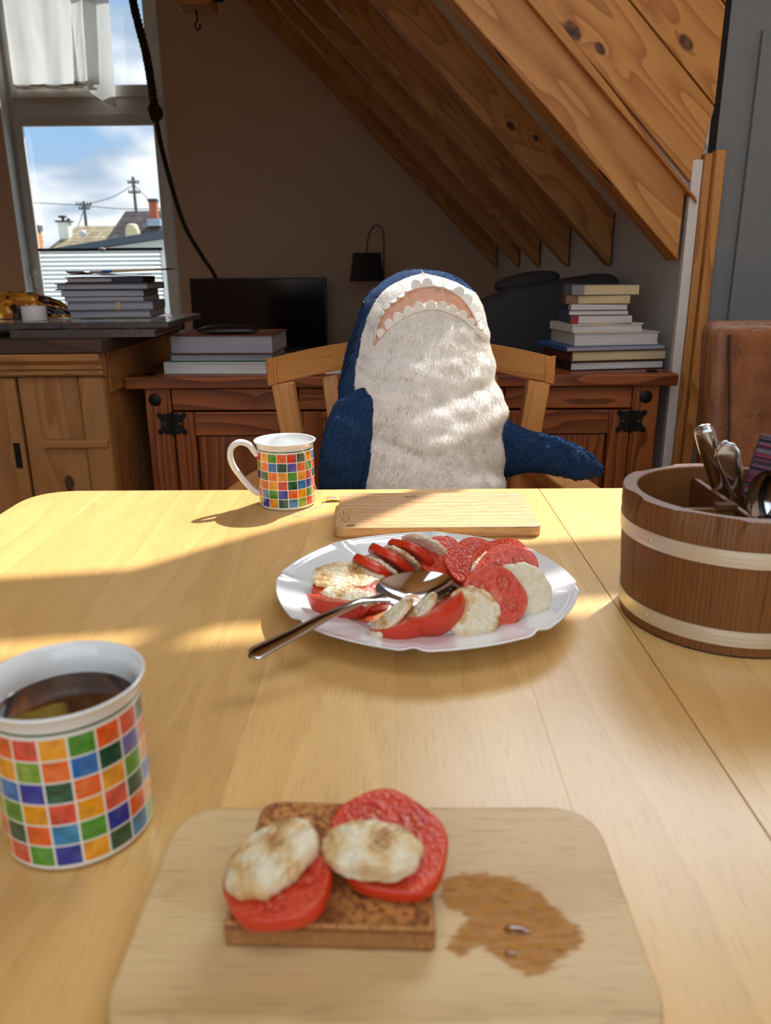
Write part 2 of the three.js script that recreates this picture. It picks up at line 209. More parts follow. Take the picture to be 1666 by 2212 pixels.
{ // gable wall between dining area and attic: plank cladding below, unseen glazing above, cut to cast the sun patches
  const s = shapeOf([[-1.2, CEIL], [XR, CEIL], [XR, 0], [KX + 0.03, 0], [KX + 0.03, 1.24]]), hole = (pts) => s.holes.push(new THREE.Path(pts.map((p) => new THREE.Vector2(...p))));
  const main = [[0.41, 1.66], [1.75, 1.66], [1.75, 2.165], [0, 2.69], [0, 2.07]], slit = [[0.3, 2.825], [1.6, 2.46], [1.6, 2.553], [0.3, 2.918]]; hole(main); hole(slit);
  const g = extrude(s, 0.03); g.translate(0, 0, ZG - 0.03); struct('wall_gable', 'gable wall above the attic opening', 'wall', g, M.ceil);
  const w = struct('window_2', 'unseen sloping glazed band high in the gable wall', 'window');  // out of view, outline follows the sun patches on the table
  const post = extrude(shapeOf([[0.70, 1.65], [0.735, 1.65], [0.735, 2.48], [0.585, 2.525], [0.60, 2.42], [0.625, 2.3], [0.67, 2.14]]), 0.03); woodUV(post, 'y'); post.translate(0, 0, ZG - 0.03); obj('post', post, M.pine, w);  // unseen post, shaped to cast the shade band across the table
  const p2 = extrude(shapeOf([[0.765, 2.66], [0.79, 2.66], [0.79, 2.82], [0.765, 2.82]]), 0.03); p2.translate(0, 0, ZG - 0.03); obj('post', p2, M.pine, w);
  for (const q of [main, slit]) { const p = extrude(shapeOf(q), 0.004); p.translate(0, 0, ZG - 0.022); obj('pane', p, M.glass, w); }
  obj('sill', span(0.4, 1.76, 1.645, 1.66, ZG - 0.03, ZG + 0.03, 0.003, 'x'), M.pine, w);
  // plank cladding
  const c = struct('wall_planks', 'knotty pine planks cladding the gable beside the grey wall', 'wall'), Y = 1.645;
  const slopeUV = (q, off) => { q.rotateZ(Math.PI / 4); woodUV(q, 'x', off); q.rotateZ(-Math.PI / 4); return q; };
  const band = (s0, s1, z0, dz, m, off, cut = [0, 0]) => { const pts = [[s0 - Y, Y], [Math.min(s1 - Y, 0.735), Y]]; if (s1 - Y > 0.735) pts.push([0.735, Y]); pts.push([0.735 + cut[1], Math.min(Y, s1 - 0.735)], [0.735 + cut[0], s0 - 0.735 - cut[0]]); const q = extrude(shapeOf(pts.filter((p, i) => i === 0 || Math.hypot(p[0] - pts[i - 1][0], p[1] - pts[i - 1][1]) > 0.001)), dz, 0.0025); slopeUV(q, off); q.translate(0, 0, z0); return obj(m[0], q, m[1], c); };
  band(1.95, 2.144, ZG + 0.001, 0.02, ['plank', M.plank], [1.004, -2.28], [-0.028, 0]); band(2.149, 2.345, ZG + 0.001, 0.02, ['plank', M.plank], [1.246, -2.704]); band(2.35, 2.378, ZG + 0.001, 0.02, ['plank', M.plank2], [0.5, 0.8]);
  band(1.918, 1.952, ZG + 0.001, 0.034, ['batten', M.plank2], [0.3, 0.2], [-0.022, -0.026]);
  const nr = extrude(shapeOf([[0.688, 1.765 - 0.688], [-1.235, 3.0], [-1.235, CEIL - 0.002], [0.0, 1.93], [0.69, 1.24]]), 0.09, 0.005); slopeUV(nr, [0.72, 0.33]); nr.translate(0, 0, ZG - 0.075);
  struct('rafter', 'light pine rafter along the lower edge of the gable planks', 'rafter', nr, M.plank);
  struct('trim_1', 'black gap strip between pine planks and grey wall', 'trim', span(0.737, 0.752, 1.3, 1.655, ZG + 0.001, ZG + 0.008, 0), M.gap);
  struct('trim_2', 'narrow white board beside the rafter end', 'trim', span(0.698, 0.722, 0, 1.3, ZG + 0.001, ZG + 0.022, 0.002), M.white);
  const t = struct('trim_3', 'upright pine moulding between white board and grey wall', 'trim'); obj('inner_strip', span(0.7225, 0.741, 0, 1.312, ZG + 0.001, ZG + 0.03, 0.003, 'y'), M.pine, t); obj('outer_strip', span(0.7415, 0.765, 0, 1.318, ZG + 0.001, ZG + 0.045, 0.004, 'y'), M.plank, t);
  struct('wall_grey', 'dark grey painted wall beside the pine moulding', 'wall', [span(0.752, XR, 1.318, 1.645, ZG + 0.001, ZG + 0.01, 0), span(0.7655, XR, 0, 1.318, ZG + 0.001, ZG + 0.01, 0)], M.greyWall);
  const d = extrude(shapeOf([[0.823, 0], [1.7, 0], [1.7, 0.9], [1.48, 0.9], [0.823, 1.563]]), 0.014, 0.003); d.translate(0, 0, ZG + 0.0105); struct('door_1', 'dark grey door panel with a sloping top in the grey wall', 'door', d, M.greyWall);
}
{ // hanging post with a hook
  const p = struct('trim_4', 'end of a hanging wooden post with a small metal hook', 'post'); obj('post', span(-0.723, -0.602, 1.905, 2.55, -3.06, -2.94, 0.006, 'y'), M.pine, p);
  obj('bracket', span(-0.605, -0.57, 1.93, 2.0, -3.02, -2.96, 0.004), M.iron, p);
  obj('hook', [tube([[-0.664, 1.908, -3], [-0.664, 1.89, -3], [-0.662, 1.873, -3]], 0.003, 8), tube([[-0.662, 1.873, -3], [-0.668, 1.868, -3], [-0.672, 1.856, -3], [-0.664, 1.845, -3], [-0.655, 1.852, -3], [-0.656, 1.862, -3]], 0.003, 20)], M.iron, p);
}
{ // knotted climbing rope
  const r = thing('rope', 'thick dark hemp rope with a knot hanging before the window', 'rope');
  const strands = (pts, rad, turns, n) => { const c = new THREE.CatmullRomCurve3(pts.map((p) => new THREE.Vector3(...p))), N = 160, out = []; for (let k = 0; k < 3; k++) { const q = []; for (let i = 0; i <= N; i++) { const t = i / N, p = c.getPointAt(t), a = t * turns * Math.PI * 2 + k * 2.094; const rr = rad * (1 + 0.12 * n2(t * 30, k)); q.push([p.x + Math.cos(a) * rr * 0.55, p.y, p.z + Math.sin(a) * rr * 0.55]); } out.push(tube(q, rad * 0.62, 240, 6)); } return out; };
  obj('upper_length', strands([[-1.50, 2.9, -5], [-1.461, 2.519, -5], [-1.438, 2.382, -5], [-1.412, 2.242, -5], [-1.392, 2.0, -5], [-1.388, 1.96, -5]], 0.022, 13, 3), M.rope, r);
  obj('lower_length', strands([[-1.390, 1.954, -5], [-1.377, 1.807, -5], [-1.332, 1.554, -5], [-1.268, 1.318, -5], [-1.2, 1.14, -5.12], [-1.175, 1.06, -5.24], [-1.165, 0.98, -5.33], [-1.165, 0.7, -5.37], [-1.165, 0.52, -5.37]], 0.014, 40, 3), M.rope, r);
  const k = new THREE.TorusKnotGeometry(0.02, 0.016, 80, 8, 2, 3); k.scale(1, 1.25, 1); k.translate(-1.389, 1.948, -5); obj('knot', k, M.rope, r);
}
{ // television on its low stand
  const s = thing('tv_stand', 'low dark wooden stand below the television', 'stand', [-0.88, 0, -5.25]); obj('body', box(1.2, 0.46, 0.36, 0, 0.04, 0, 0.004, 'x'), M.dark, s); obj('plinth', box(1.1, 0.04, 0.3, 0, 0, 0, 0.002), M.black, s);
  const t = thing('television', 'flat black television standing against the end wall', 'television', [-0.882, 0.5, -5.24]); obj('bezel', box(0.89, 0.455, 0.05, 0, 0.06, 0, 0.006), M.black, t); obj('screen', box(0.868, 0.43, 0.004, 0, 0.0735, 0.0255, 0), M.screen, t); obj('foot', [box(0.4, 0.012, 0.2, 0, 0, 0, 0.004), box(0.1, 0.07, 0.03, 0, 0.01, -0.01, 0.004)], M.black, t);
}
{ // floor lamp
  const l = thing('floor_lamp', 'dark floor lamp with a curved neck in front of the wall', 'lamp', [-0.06, 0, -5.0]); obj('base', lathe([[0, 0], [0.13, 0], [0.13, 0.015], [0.02, 0.025], [0, 0.025]], 32), M.iron, l);
  obj('pole', tube([[0, 0.02, 0], [0, 0.6, 0], [0, 1.16, 0], [0, 1.25, 0], [-0.012, 1.3, 0], [-0.045, 1.318, 0], [-0.08, 1.285, 0], [-0.1, 1.22, 0], [-0.105, 1.15, 0]], 0.006, 80), mat([96, 84, 70], 0.4, { metalness: 0.6 }), l);
  const sh = new THREE.CylinderGeometry(0.086, 0.108, 0.165, 40, 1, true); sh.translate(-0.105, 1.075, 0); obj('shade', [sh, (() => { const c = new THREE.CylinderGeometry(0.086, 0.086, 0.002, 40); c.translate(-0.105, 1.158, 0); return c; })()], mat([44, 40, 38], 0.9, { side: THREE.DoubleSide }), l);
}
{ // sofa behind the sideboard
  const s = thing('sofa', 'dark grey padded sofa with a sloping back under the rafters', 'sofa', [-0.02, 0, -2.36]), fab = mat([56, 54, 56], 0.95, { bumpMap: bumpFine, bumpScale: 0.001 });
  const c = new THREE.CatmullRomCurve3([[-0.05, 0.42], [-0.1, 0.84], [0.1, 0.9], [0.258, 0.955], [0.378, 1.0], [0.54, 1.028], [0.655, 1.044], [0.692, 1.02], [0.695, 0.9], [0.65, 0.42]].map(([x, y]) => new THREE.Vector3(x, y, 0)), true, 'catmullrom', 0.25), sh = new THREE.Shape(c.getPoints(80).map((p) => new THREE.Vector2(p.x, p.y)));
  const b = extrude(sh, 0.2, 0.03); b.translate(0, 0, -0.22); obj('backrest', toCreasedNormals(b, 0.8), fab, s);
  obj('seat', box(0.8, 0.2, 0.6, 0.3, 0.24, -0.54, 0.03), fab, s); obj('base', box(0.78, 0.2, 0.78, 0.3, 0.04, -0.44, 0.01), fab, s); for (const [x, z] of [[-0.06, -0.08], [0.66, -0.08], [-0.06, -0.8], [0.66, -0.8]]) obj('foot', box(0.05, 0.04, 0.05, x, 0, z), M.dark, s);
  const cu = new THREE.SphereGeometry(1, 32, 20); cu.scale(0.11, 0.03, 0.07); cu.rotateZ(0.16); cu.translate(0.44, 1.0, -0.31); tag(obj('cushion', cu, mat([66, 62, 62], 0.95)), 'dark cushion lying behind the sofa back', 'cushion').position.set(0, 0.02, -2.36);
}
{ // leather chair at the right end of the table
  const s = thing('leather_chair', 'worn brown leather dining chair beside the grey wall', 'chair', [0.86, 0, -1.55]);
  const leather = pixTex(512, 512, (u, v) => { const k = clamp(0.5 + 0.7 * fbm2(u * 4, v * 4, 4)), cr = 1 - sstep(0.0, 0.05, Math.abs(fbm2(u * 6 + 3, v * 6, 3))); const c = mix3([112, 64, 32], [160, 102, 58], k); return mix3(c, [70, 38, 20], cr * 0.35); }, true), lb = pixTex(256, 256, (u, v) => { const g = 150 + 80 * fbm2(u * 12, v * 12, 4) - 60 * (1 - sstep(0, 0.06, Math.abs(fbm2(u * 5 + 3, v * 5, 3)))); return [g, g, g]; }, false);
  const lm = new THREE.MeshPhysicalMaterial({ map: leather, bumpMap: lb, bumpScale: 0.0025, roughness: 0.42 });
  const back = new RoundedBoxGeometry(0.44, 0.56, 0.075, 5, 0.03); back.translate(0, 0.675, 0); { const p = back.attributes.position; for (let i = 0; i < p.count; i++) { const y = p.getY(i); p.setZ(i, p.getZ(i) - 0.1 * ((y - 0.4) / 0.55) ** 2); p.setX(i, p.getX(i) * (1 - 0.02 * Math.sin(clamp((y - 0.4) / 0.55) * 3.14))); } back.computeVertexNormals(); } obj('backrest', back, lm, s);
  obj('seam', [tube([[-0.185, 0.42, 0.037], [-0.183, 0.7, 0.01], [-0.183, 0.93, -0.052]], 0.003, 30), tube([[0.185, 0.42, 0.037], [0.183, 0.7, 0.01], [0.183, 0.93, -0.052]], 0.003, 30)], mat([64, 34, 18], 0.6), s);
  obj('seat', box(0.45, 0.09, 0.44, 0, 0.39, 0.22, 0.03), lm, s); for (const [x, z] of [[-0.19, 0.02], [0.19, 0.02], [-0.19, 0.4], [0.19, 0.4]]) obj('leg', box(0.035, 0.4, 0.035, x, 0, z, 0.003, 'y'), M.dark, s);
}

// ---------------------------------------------------------------- furniture
{ // sideboard
  const s = thing('sideboard', 'reddish pine sideboard with black iron hinges and round studs', 'sideboard', [0.0147, 0, -2.1]), w = 0.677, zf = 0.2, R = M.red;
  obj('top', box(w * 2, 0.03, 0.41, 0, 0.785, 0, 0.005, 'x'), R, s);
  for (const x of [-0.602, 0.606]) obj('corner_post', box(0.064, 0.785, 0.06, x, 0, zf - 0.04, 0.003, 'y'), R, s);
  for (const x of [-0.602, 0.606]) obj('back_post', box(0.064, 0.785, 0.05, x, 0, -0.17, 0.003, 'y'), R, s);
  for (const x of [-0.628, 0.632]) obj('side_panel', box(0.016, 0.66, 0.3, x, 0.1, 0, 0, 'y'), R, s);
  obj('back_panel', box(1.19, 0.68, 0.008, 0.002, 0.1, -0.19, 0, 'x'), R, s); obj('bottom_board', box(1.19, 0.02, 0.34, 0.002, 0.08, 0, 0, 'x'), R, s);
  for (const [x0, x1] of [[-0.568, -0.254], [-0.252, 0.256], [0.258, 0.572]]) obj('drawer_front', span(x0, x1, 0.7295, 0.783, zf - 0.03, zf - 0.012, 0.003, 'x'), R, s);
  obj('bottom_rail', span(-0.568, 0.572, 0.06, 0.115, zf - 0.03, zf - 0.014, 0.002, 'x'), R, s);
  const bev = (x0, x1, y0, y1) => { const g = extrude(shapeOf([[x0, y0], [x1, y0], [x1, y1], [x0, y1]]), 0.012, 0.006); woodUV(g, 'y'); g.translate(0, 0, zf - 0.032); return g; };
  for (const [x0, x1, hingeLeft] of [[-0.567, -0.252, true], [-0.249, 0.253, true], [0.257, 0.572, false]]) {
    const d = new THREE.Group(); d.name = 'door'; s.add(d); const y0 = 0.118, y1 = 0.725, st = 0.052;
    obj('stile', span(x0, x0 + st, y0, y1, zf - 0.03, zf - 0.011, 0.003, 'y'), R, d); obj('stile', span(x1 - st, x1, y0, y1, zf - 0.03, zf - 0.011, 0.003, 'y'), R, d);
    obj('top_rail', span(x0 + st, x1 - st, y1 - 0.06, y1, zf - 0.03, zf - 0.012, 0.003, 'x'), R, d); obj('bottom_rail', span(x0 + st, x1 - st, y0, y0 + 0.06, zf - 0.03, zf - 0.012, 0.003, 'x'), R, d);
    obj('field', bev(x0 + st + 0.002, x1 - st - 0.002, y0 + 0.062, y1 - 0.062), R, d);
  }
  const stud = (x, y, z, up) => { const g = new THREE.SphereGeometry(0.0165, 20, 8, 0, 6.283, 0, 1.3); g.scale(1, 0.35, 1); if (!up) g.rotateX(Math.PI / 2); g.translate(x, y, z); obj('stud', g, M.iron, s); };
  stud(-0.609, 0.757, zf - 0.011); stud(0.606, 0.757, zf - 0.011); stud(-0.609, 0.0, 0); s.children.pop(); stud(-0.625, 0.815, 0.16, true); stud(0.625, 0.815, 0.16, true);
  const half = [[0.002, -0.026], [0.018, -0.026], [0.022, -0.022], [0.028, -0.028], [0.036, -0.027], [0.037, -0.018], [0.03, -0.012], [0.027, -0.006], [0.027, 0.006], [0.03, 0.012], [0.037, 0.018], [0.036, 0.027], [0.028, 0.028], [0.022, 0.022], [0.018, 0.026], [0.002, 0.026]];
  for (const x of [-0.5715, 0.5745]) for (const y of [0.697, 0.2]) {
    const h = new THREE.Group(); h.name = 'hinge'; s.add(h);
    for (const k of [-1, 1]) { const sh = shapeOf(half.map(([a, b]) => [a * k, b])); sh.holes.push(new THREE.Path([[0.016 * k, -0.004], [0.024 * k, -0.002], [0.024 * k, 0.003], [0.016 * k, 0.004]].map((p) => new THREE.Vector2(...p)))); const g = extrude(sh, 0.003, 0.0006); g.translate(x, y, zf - 0.0105); obj('leaf_plate', g, M.iron, h); }
    const p = new THREE.CylinderGeometry(0.0045, 0.0045, 0.056, 12); p.translate(x, y, zf - 0.006); obj('knuckle', p, M.iron, h);
  }
}
{ // old pine cabinet on the left
  const s = thing('pine_cabinet', 'old pine cabinet with a dark slab top beside the sideboard', 'cabinet', [-0.96, 0, -2.1]), zf = 0.335, O = M.old;
  obj('slab_top', box(0.62, 0.03, 0.72, 0, 0.888, -0.005, 0.003, 'x'), M.dark, s);
  const prof = extrude(shapeOf([[0, 0.835], [0.006, 0.84], [0.006, 0.848], [0.012, 0.853], [0.012, 0.862], [0.022, 0.872], [0.022, 0.887], [-0.02, 0.887], [-0.02, 0.835]]), 0.6); prof.rotateY(-Math.PI / 2); woodUV(prof, 'x'); prof.translate(0.3, 0, zf - 0.002); obj('cornice', prof, O, s);
  obj('side_panel', span(0.262, 0.288, 0.05, 0.887, -0.345, zf - 0.05, 0.002, 'y'), O, s); obj('side_panel', span(-0.29, -0.265, 0.05, 0.887, -0.345, zf - 0.05, 0.002, 'y'), O, s);
  obj('side_rail', span(0.2885, 0.296, 0.79, 0.885, -0.345, zf - 0.05, 0.002, 'z'), O, s); obj('side_rail', span(0.2885, 0.296, 0.05, 0.14, -0.345, zf - 0.05, 0.002, 'z'), O, s); obj('side_rail', span(0.2885, 0.296, 0.14, 0.79, -0.345, -0.26, 0.002, 'y'), O, s);
  obj('corner_post', span(0.232, 0.296, 0, 0.835, zf - 0.05, zf - 0.004, 0.012, 'y'), O, s); obj('corner_post', span(-0.296, -0.232, 0, 0.835, zf - 0.05, zf - 0.004, 0.012, 'y'), O, s);
  obj('back_panel', span(-0.29, 0.288, 0.05, 0.885, -0.355, -0.346, 0, 'x'), O, s); obj('plinth', span(-0.232, 0.232, 0, 0.09, zf - 0.04, zf - 0.016, 0.002, 'x'), O, s);
  for (const [x0, x1] of [[-0.23, 0.088], [0.092, 0.231]]) { const d = new THREE.Group(); d.name = 'door'; s.add(d); obj('board', span(x0, x1, 0.095, 0.832, zf - 0.036, zf - 0.016, 0.003, 'y'), O, d); }
  obj('batten', span(0.135, 0.29, 0.668, 0.687, zf - 0.016, zf + 0.002, 0.003, 'x'), O, s); obj('batten', span(0.06, 0.09, 0.12, 0.83, zf - 0.016, zf - 0.006, 0.003, 'y'), O, s);
  obj('lock_plate', span(0.066, 0.08, 0.62, 0.68, zf - 0.006, zf - 0.003, 0), M.iron, s); obj('latch', span(0.255, 0.28, 0.878, 0.887, zf - 0.04, zf - 0.0, 0.001), M.iron, s);
}
{ // dining table: birch staves, a main top and an extension leaf
  const t = thing('dining_table', 'light birch dining table with an extension leaf seam', 'table'), y0 = 0.722, th = 0.028, zA = -1.107, zB = -0.06, seam = 0.2137;
  const tones = [[1, 1, 1], [0.93, 0.91, 0.87], [1.03, 1.03, 1.02], [0.97, 0.95, 0.92], [0.9, 0.87, 0.82]].map((c) => woodMat(T.birch, { color: new THREE.Color(...c), roughness: 0.34, bumpScale: 0.00012, clearcoat: 0.25, clearcoatRoughness: 0.3 }));
  const panel = (name, x0, x1, n, cornerL) => {
    const p = new THREE.Group(); p.name = name; t.add(p); const w = (x1 - x0) / n;
    for (let k = 0; k < n; k++) {
      const a = x0 + k * w, b = a + w, sh = new THREE.Shape(), rc = 0.07;
      if (k === 0 && cornerL) { sh.moveTo(a + rc, -zA); sh.lineTo(b, -zA); sh.lineTo(b, -zB); sh.lineTo(a + rc, -zB); sh.quadraticCurveTo(a, -zB, a, -zB - -rc); sh.lineTo(a, -zA - rc); sh.quadraticCurveTo(a, -zA, a + rc, -zA); } else { sh.moveTo(a, -zA); sh.lineTo(b, -zA); sh.lineTo(b, -zB); sh.lineTo(a, -zB); }
      const g = extrude(sh, th, 0.0002); g.rotateX(-Math.PI / 2); woodUV(g, 'z', [k * 1.37 + x0, k * 0.77]); g.translate(0, y0, 0); obj('stave', g, tones[(k * 3 + (cornerL ? 0 : 2)) % 5], p);
    }
  };
  panel('main_top', -0.534, seam - 0.0005, 7, true); panel('extension_leaf', seam + 0.0005, 1.05, 7, false);
  const W = M.beech; obj('apron', span(-0.46, 0.98, 0.63, 0.72, -1.02, -1.0, 0.002, 'x'), W, t); obj('apron', span(-0.46, 0.98, 0.63, 0.72, -0.16, -0.14, 0.002, 'x'), W, t); obj('apron', span(-0.47, -0.45, 0.63, 0.72, -1.0, -0.16, 0.002, 'z'), W, t); obj('apron', span(0.97, 0.99, 0.63, 0.72, -1.0, -0.16, 0.002, 'z'), W, t);
  for (const [x, z] of [[-0.44, -0.98], [0.96, -0.98], [-0.44, -0.18], [0.96, -0.18]]) obj('leg', box(0.06, 0.72, 0.06, x, 0, z, 0.005, 'y'), W, t);
}
{ // armchair of the shark
  const s = thing('dining_armchair', 'light wooden armchair with slatted curved back at the table', 'chair', [0.033, 0, 0]), W = M.beech, hw = 0.28;
  const zr = (x) => -1.565 - 0.1 * (1 - (x / hw) ** 2), yr = (x) => 0.868 + 0.028 * (1 - (x / hw) ** 2);
  const rail = gridGeo((u, v) => { const x = lerp(-hw, hw, u), z = zr(x), y = yr(x), a = v * 4, h = 0.026, d = 0.019; const c = [[-h, d], [h, d], [h, -d], [-h, -d], [-h, d]], i = Math.min(3, Math.floor(a)), f = a - i; return [x + (c[i][1] + (c[i + 1][1] - c[i][1]) * f) * x * 0.8, y + lerp(c[i][0], c[i + 1][0], f), z + lerp(c[i][1], c[i + 1][1], f)]; }, 40, 16, (u, v) => [u * 0.55, v * 0.2]);
  const capGeo = (x) => { const g = new RoundedBoxGeometry(0.004, 0.052, 0.038, 1, 0.0015); woodUV(g, 'y'); g.rotateY(x > 0 ? -0.62 : 0.62); g.translate(x * 1.0, yr(x), zr(x)); return g; };
  obj('top_rail', [toCreasedNormals(rail, 0.5), capGeo(-hw), capGeo(hw)], W, s);
  obj('back_post', bar([-0.145, 0.0, -1.56], [-0.258, 0.845, -1.572], 0.045, 0.036), W, s); obj('back_post', bar([0.145, 0.0, -1.56], [0.258, 0.845, -1.572], 0.045, 0.036), W, s);
  for (const x of [-0.168, -0.085, 0, 0.085, 0.168]) obj('back_slat', bar([x * 0.72, 0.46, -1.585], [x, 0.852, zr(x)], 0.034, 0.014), W, s);
  obj('seat', box(0.47, 0.03, 0.42, 0, 0.43, -1.38, 0.01, 'x'), W, s); obj('seat_rail', box(0.36, 0.05, 0.02, 0, 0.38, -1.57, 0.003, 'x'), W, s);
  for (const k of [-1, 1]) {
    const arm = new THREE.Shape(); arm.moveTo(k * 0.215, 1.575); arm.quadraticCurveTo(k * 0.27, 1.45, k * 0.275, 1.22); arm.lineTo(k * 0.345, 1.2); arm.quadraticCurveTo(k * 0.345, 1.45, k * 0.262, 1.59); const g = extrude(arm, 0.026, 0.005); g.rotateX(-Math.PI / 2); woodUV(g, 'z'); g.translate(0, 0.66, 0); obj('armrest', g, W, s);
    obj('front_leg', box(0.045, 0.66, 0.045, k * 0.3, 0, -1.24, 0.004, 'y'), W, s); obj('side_rail', box(0.03, 0.05, 0.3, k * 0.22, 0.38, -1.38, 0.003, 'z'), W, s);
    obj('front_bracket', box(0.09, 0.05, 0.03, k * 0.25, 0.38, -1.24, 0.003, 'x'), W, s);
  }
}

// ---------------------------------------------------------------- books, papers and small things on the furniture
const pageTex = (c) => { const t = pixTex(64, 256, (u, v) => { const k = 0.9 + 0.1 * n2(v * 90, u * 1.5) + 0.04 * n2(v * 220, 3); return [c[0] * k, c[1] * k, c[2] * k]; }); return t; };
const PG = { white: new THREE.MeshPhysicalMaterial({ map: pageTex([232, 232, 230]), roughness: 0.8 }), cream: new THREE.MeshPhysicalMaterial({ map: pageTex([232, 214, 168]), roughness: 0.85 }), grey: new THREE.MeshPhysicalMaterial({ map: pageTex([176, 180, 192]), roughness: 0.8 }) };
const covers = {}; const cov = (c) => covers[c.join()] ??= mat(c, 0.45);
// a closed book lying flat: two boards, a spine and the page block, standing on y; spine on 'l', 'r', 'b' or 'f'
function book(name, label, group, [x, y, z], turn, w, th, d, c, pages, spine = 'l', soft = false, extra) {
  const b = thing(name, label, 'book', [x, y, z], turn, group), ct = soft ? 0.0008 : 0.0024, ov = soft ? 0 : 0.004, m = cov(c), parts = [box(w, ct, d, 0, 0, 0, 0.0006), box(w, ct, d, 0, th - ct, 0, 0.0006)];
  if (spine === 'l' || spine === 'r') parts.push(box(ct, th - 0.0004, d, (spine === 'l' ? -1 : 1) * (w / 2 - ct / 2), 0.0002, 0, 0.0006)); else parts.push(box(w, th - 0.0004, ct, 0, 0.0002, (spine === 'f' ? 1 : -1) * (d / 2 - ct / 2), 0.0006));
  obj('cover', parts, m, b);
  const x0 = -w / 2 + (spine === 'l' ? ct + 0.0006 : ov), x1 = w / 2 - (spine === 'r' ? ct + 0.0006 : ov), z0 = -d / 2 + (spine === 'b' ? ct + 0.0006 : ov), z1 = d / 2 - (spine === 'f' ? ct + 0.0006 : ov);
  const pg = span(x0, x1, ct + 0.0003, th - ct - 0.0003, z0, z1, 0); { const p = pg.attributes.position, uv = pg.attributes.uv; for (let i = 0; i < p.count; i++) uv.setXY(i, (p.getX(i) + p.getZ(i)) * 3, p.getY(i) * 20); }
  obj('page_block', pg, PG[pages], b); if (extra) extra(b, { w, th, d }); return b;
}
const marker = (c, x, y, z, w) => (b) => obj('page_marker', box(w, 0.001, 0.012, x, y, z, 0), mat(c, 0.6), b);
{ // large books on the left of the sideboard
  const g = 'large books stacked on the left of the sideboard', Y = 0.8154;
  book('large_book', 'white and green large book at the bottom of the left sideboard stack', g, [-0.434, Y, -2.055], -0.06, 0.278, 0.028, 0.21, [222, 226, 222], 'white', 'l', false, (b, s) => obj('spine_band', box(0.0006, 0.022, 0.2, -s.w / 2 - 0.0004, 0.003, 0, 0), mat([30, 96, 70], 0.5), b));
  book('large_book', 'thin green edged book in the middle of the left sideboard stack', g, [-0.43, Y + 0.0284, -2.06], -0.03, 0.262, 0.0195, 0.2, [34, 92, 62], 'grey', 'l');
  book('large_book', 'thick art book with reddish cover, topmost of the left sideboard stack', g, [-0.424, Y + 0.0484, -2.05], -0.05, 0.262, 0.046, 0.2, [104, 58, 44], 'grey', 'l', false, (b, s) => { const t = canvasTex(256, 200, (c, w, h) => { c.fillStyle = '#8a4a34'; c.fillRect(0, 0, w, h); const r = rng(4); for (let i = 0; i < 40; i++) { c.fillStyle = ['#c98f62', '#5b2a20', '#b0623d', '#d8b28a', '#3f2620'][i % 5]; c.globalAlpha = 0.5; c.beginPath(); c.ellipse(r() * w, r() * h, 10 + r() * 30, 6 + r() * 20, r() * 3, 0, 7); c.fill(); } c.globalAlpha = 1; }); const p = new THREE.PlaneGeometry(s.w - 0.01, s.d - 0.01); p.rotateX(-Math.PI / 2); p.translate(0, s.th + 0.0004, 0); obj('cover_print', p, new THREE.MeshPhysicalMaterial({ map: t, roughness: 0.3 }), b); });
  const e = new THREE.SphereGeometry(1, 40, 20); { const p = e.attributes.position; for (let i = 0; i < p.count; i++) { const x = p.getX(i), y = p.getY(i), z = p.getZ(i); p.setXYZ(i, Math.sign(x) * Math.abs(x) ** 0.75 * 0.078, y < 0 ? y * 0.006 : y * 0.016, z * 0.03 + 0.008 * x * x); } e.computeVertexNormals(); e.translate(0, 0.006, 0); }
  const k = thing('glasses_case', 'slim black glasses case lying on the left book stack', 'case', [-0.418, Y + 0.0952, -1.995], 0.06); obj('shell', e, mat([20, 20, 21], 0.35), k); obj('zip_line', tube(Array.from({ length: 40 }, (_, i) => { const a = i / 40 * 6.283, cx = Math.cos(a), cz = Math.sin(a); return [Math.sign(cx) * Math.abs(cx) ** 0.75 * 0.0785, 0.0065, cz * 0.0305 + 0.008 * cx * cx]; }), 0.0011, 80, 6, true), mat([60, 60, 62], 0.4), k);
  const p = tag(obj('paper_sheets', box(0.16, 0.006, 0.11, 0, 0, 0, 0.001), mat([226, 226, 224], 0.8)), 'small pile of white paper on the sideboard behind the chair', 'paper'); p.position.set(-0.11, Y, -2.0); p.rotation.y = 0.3;
}
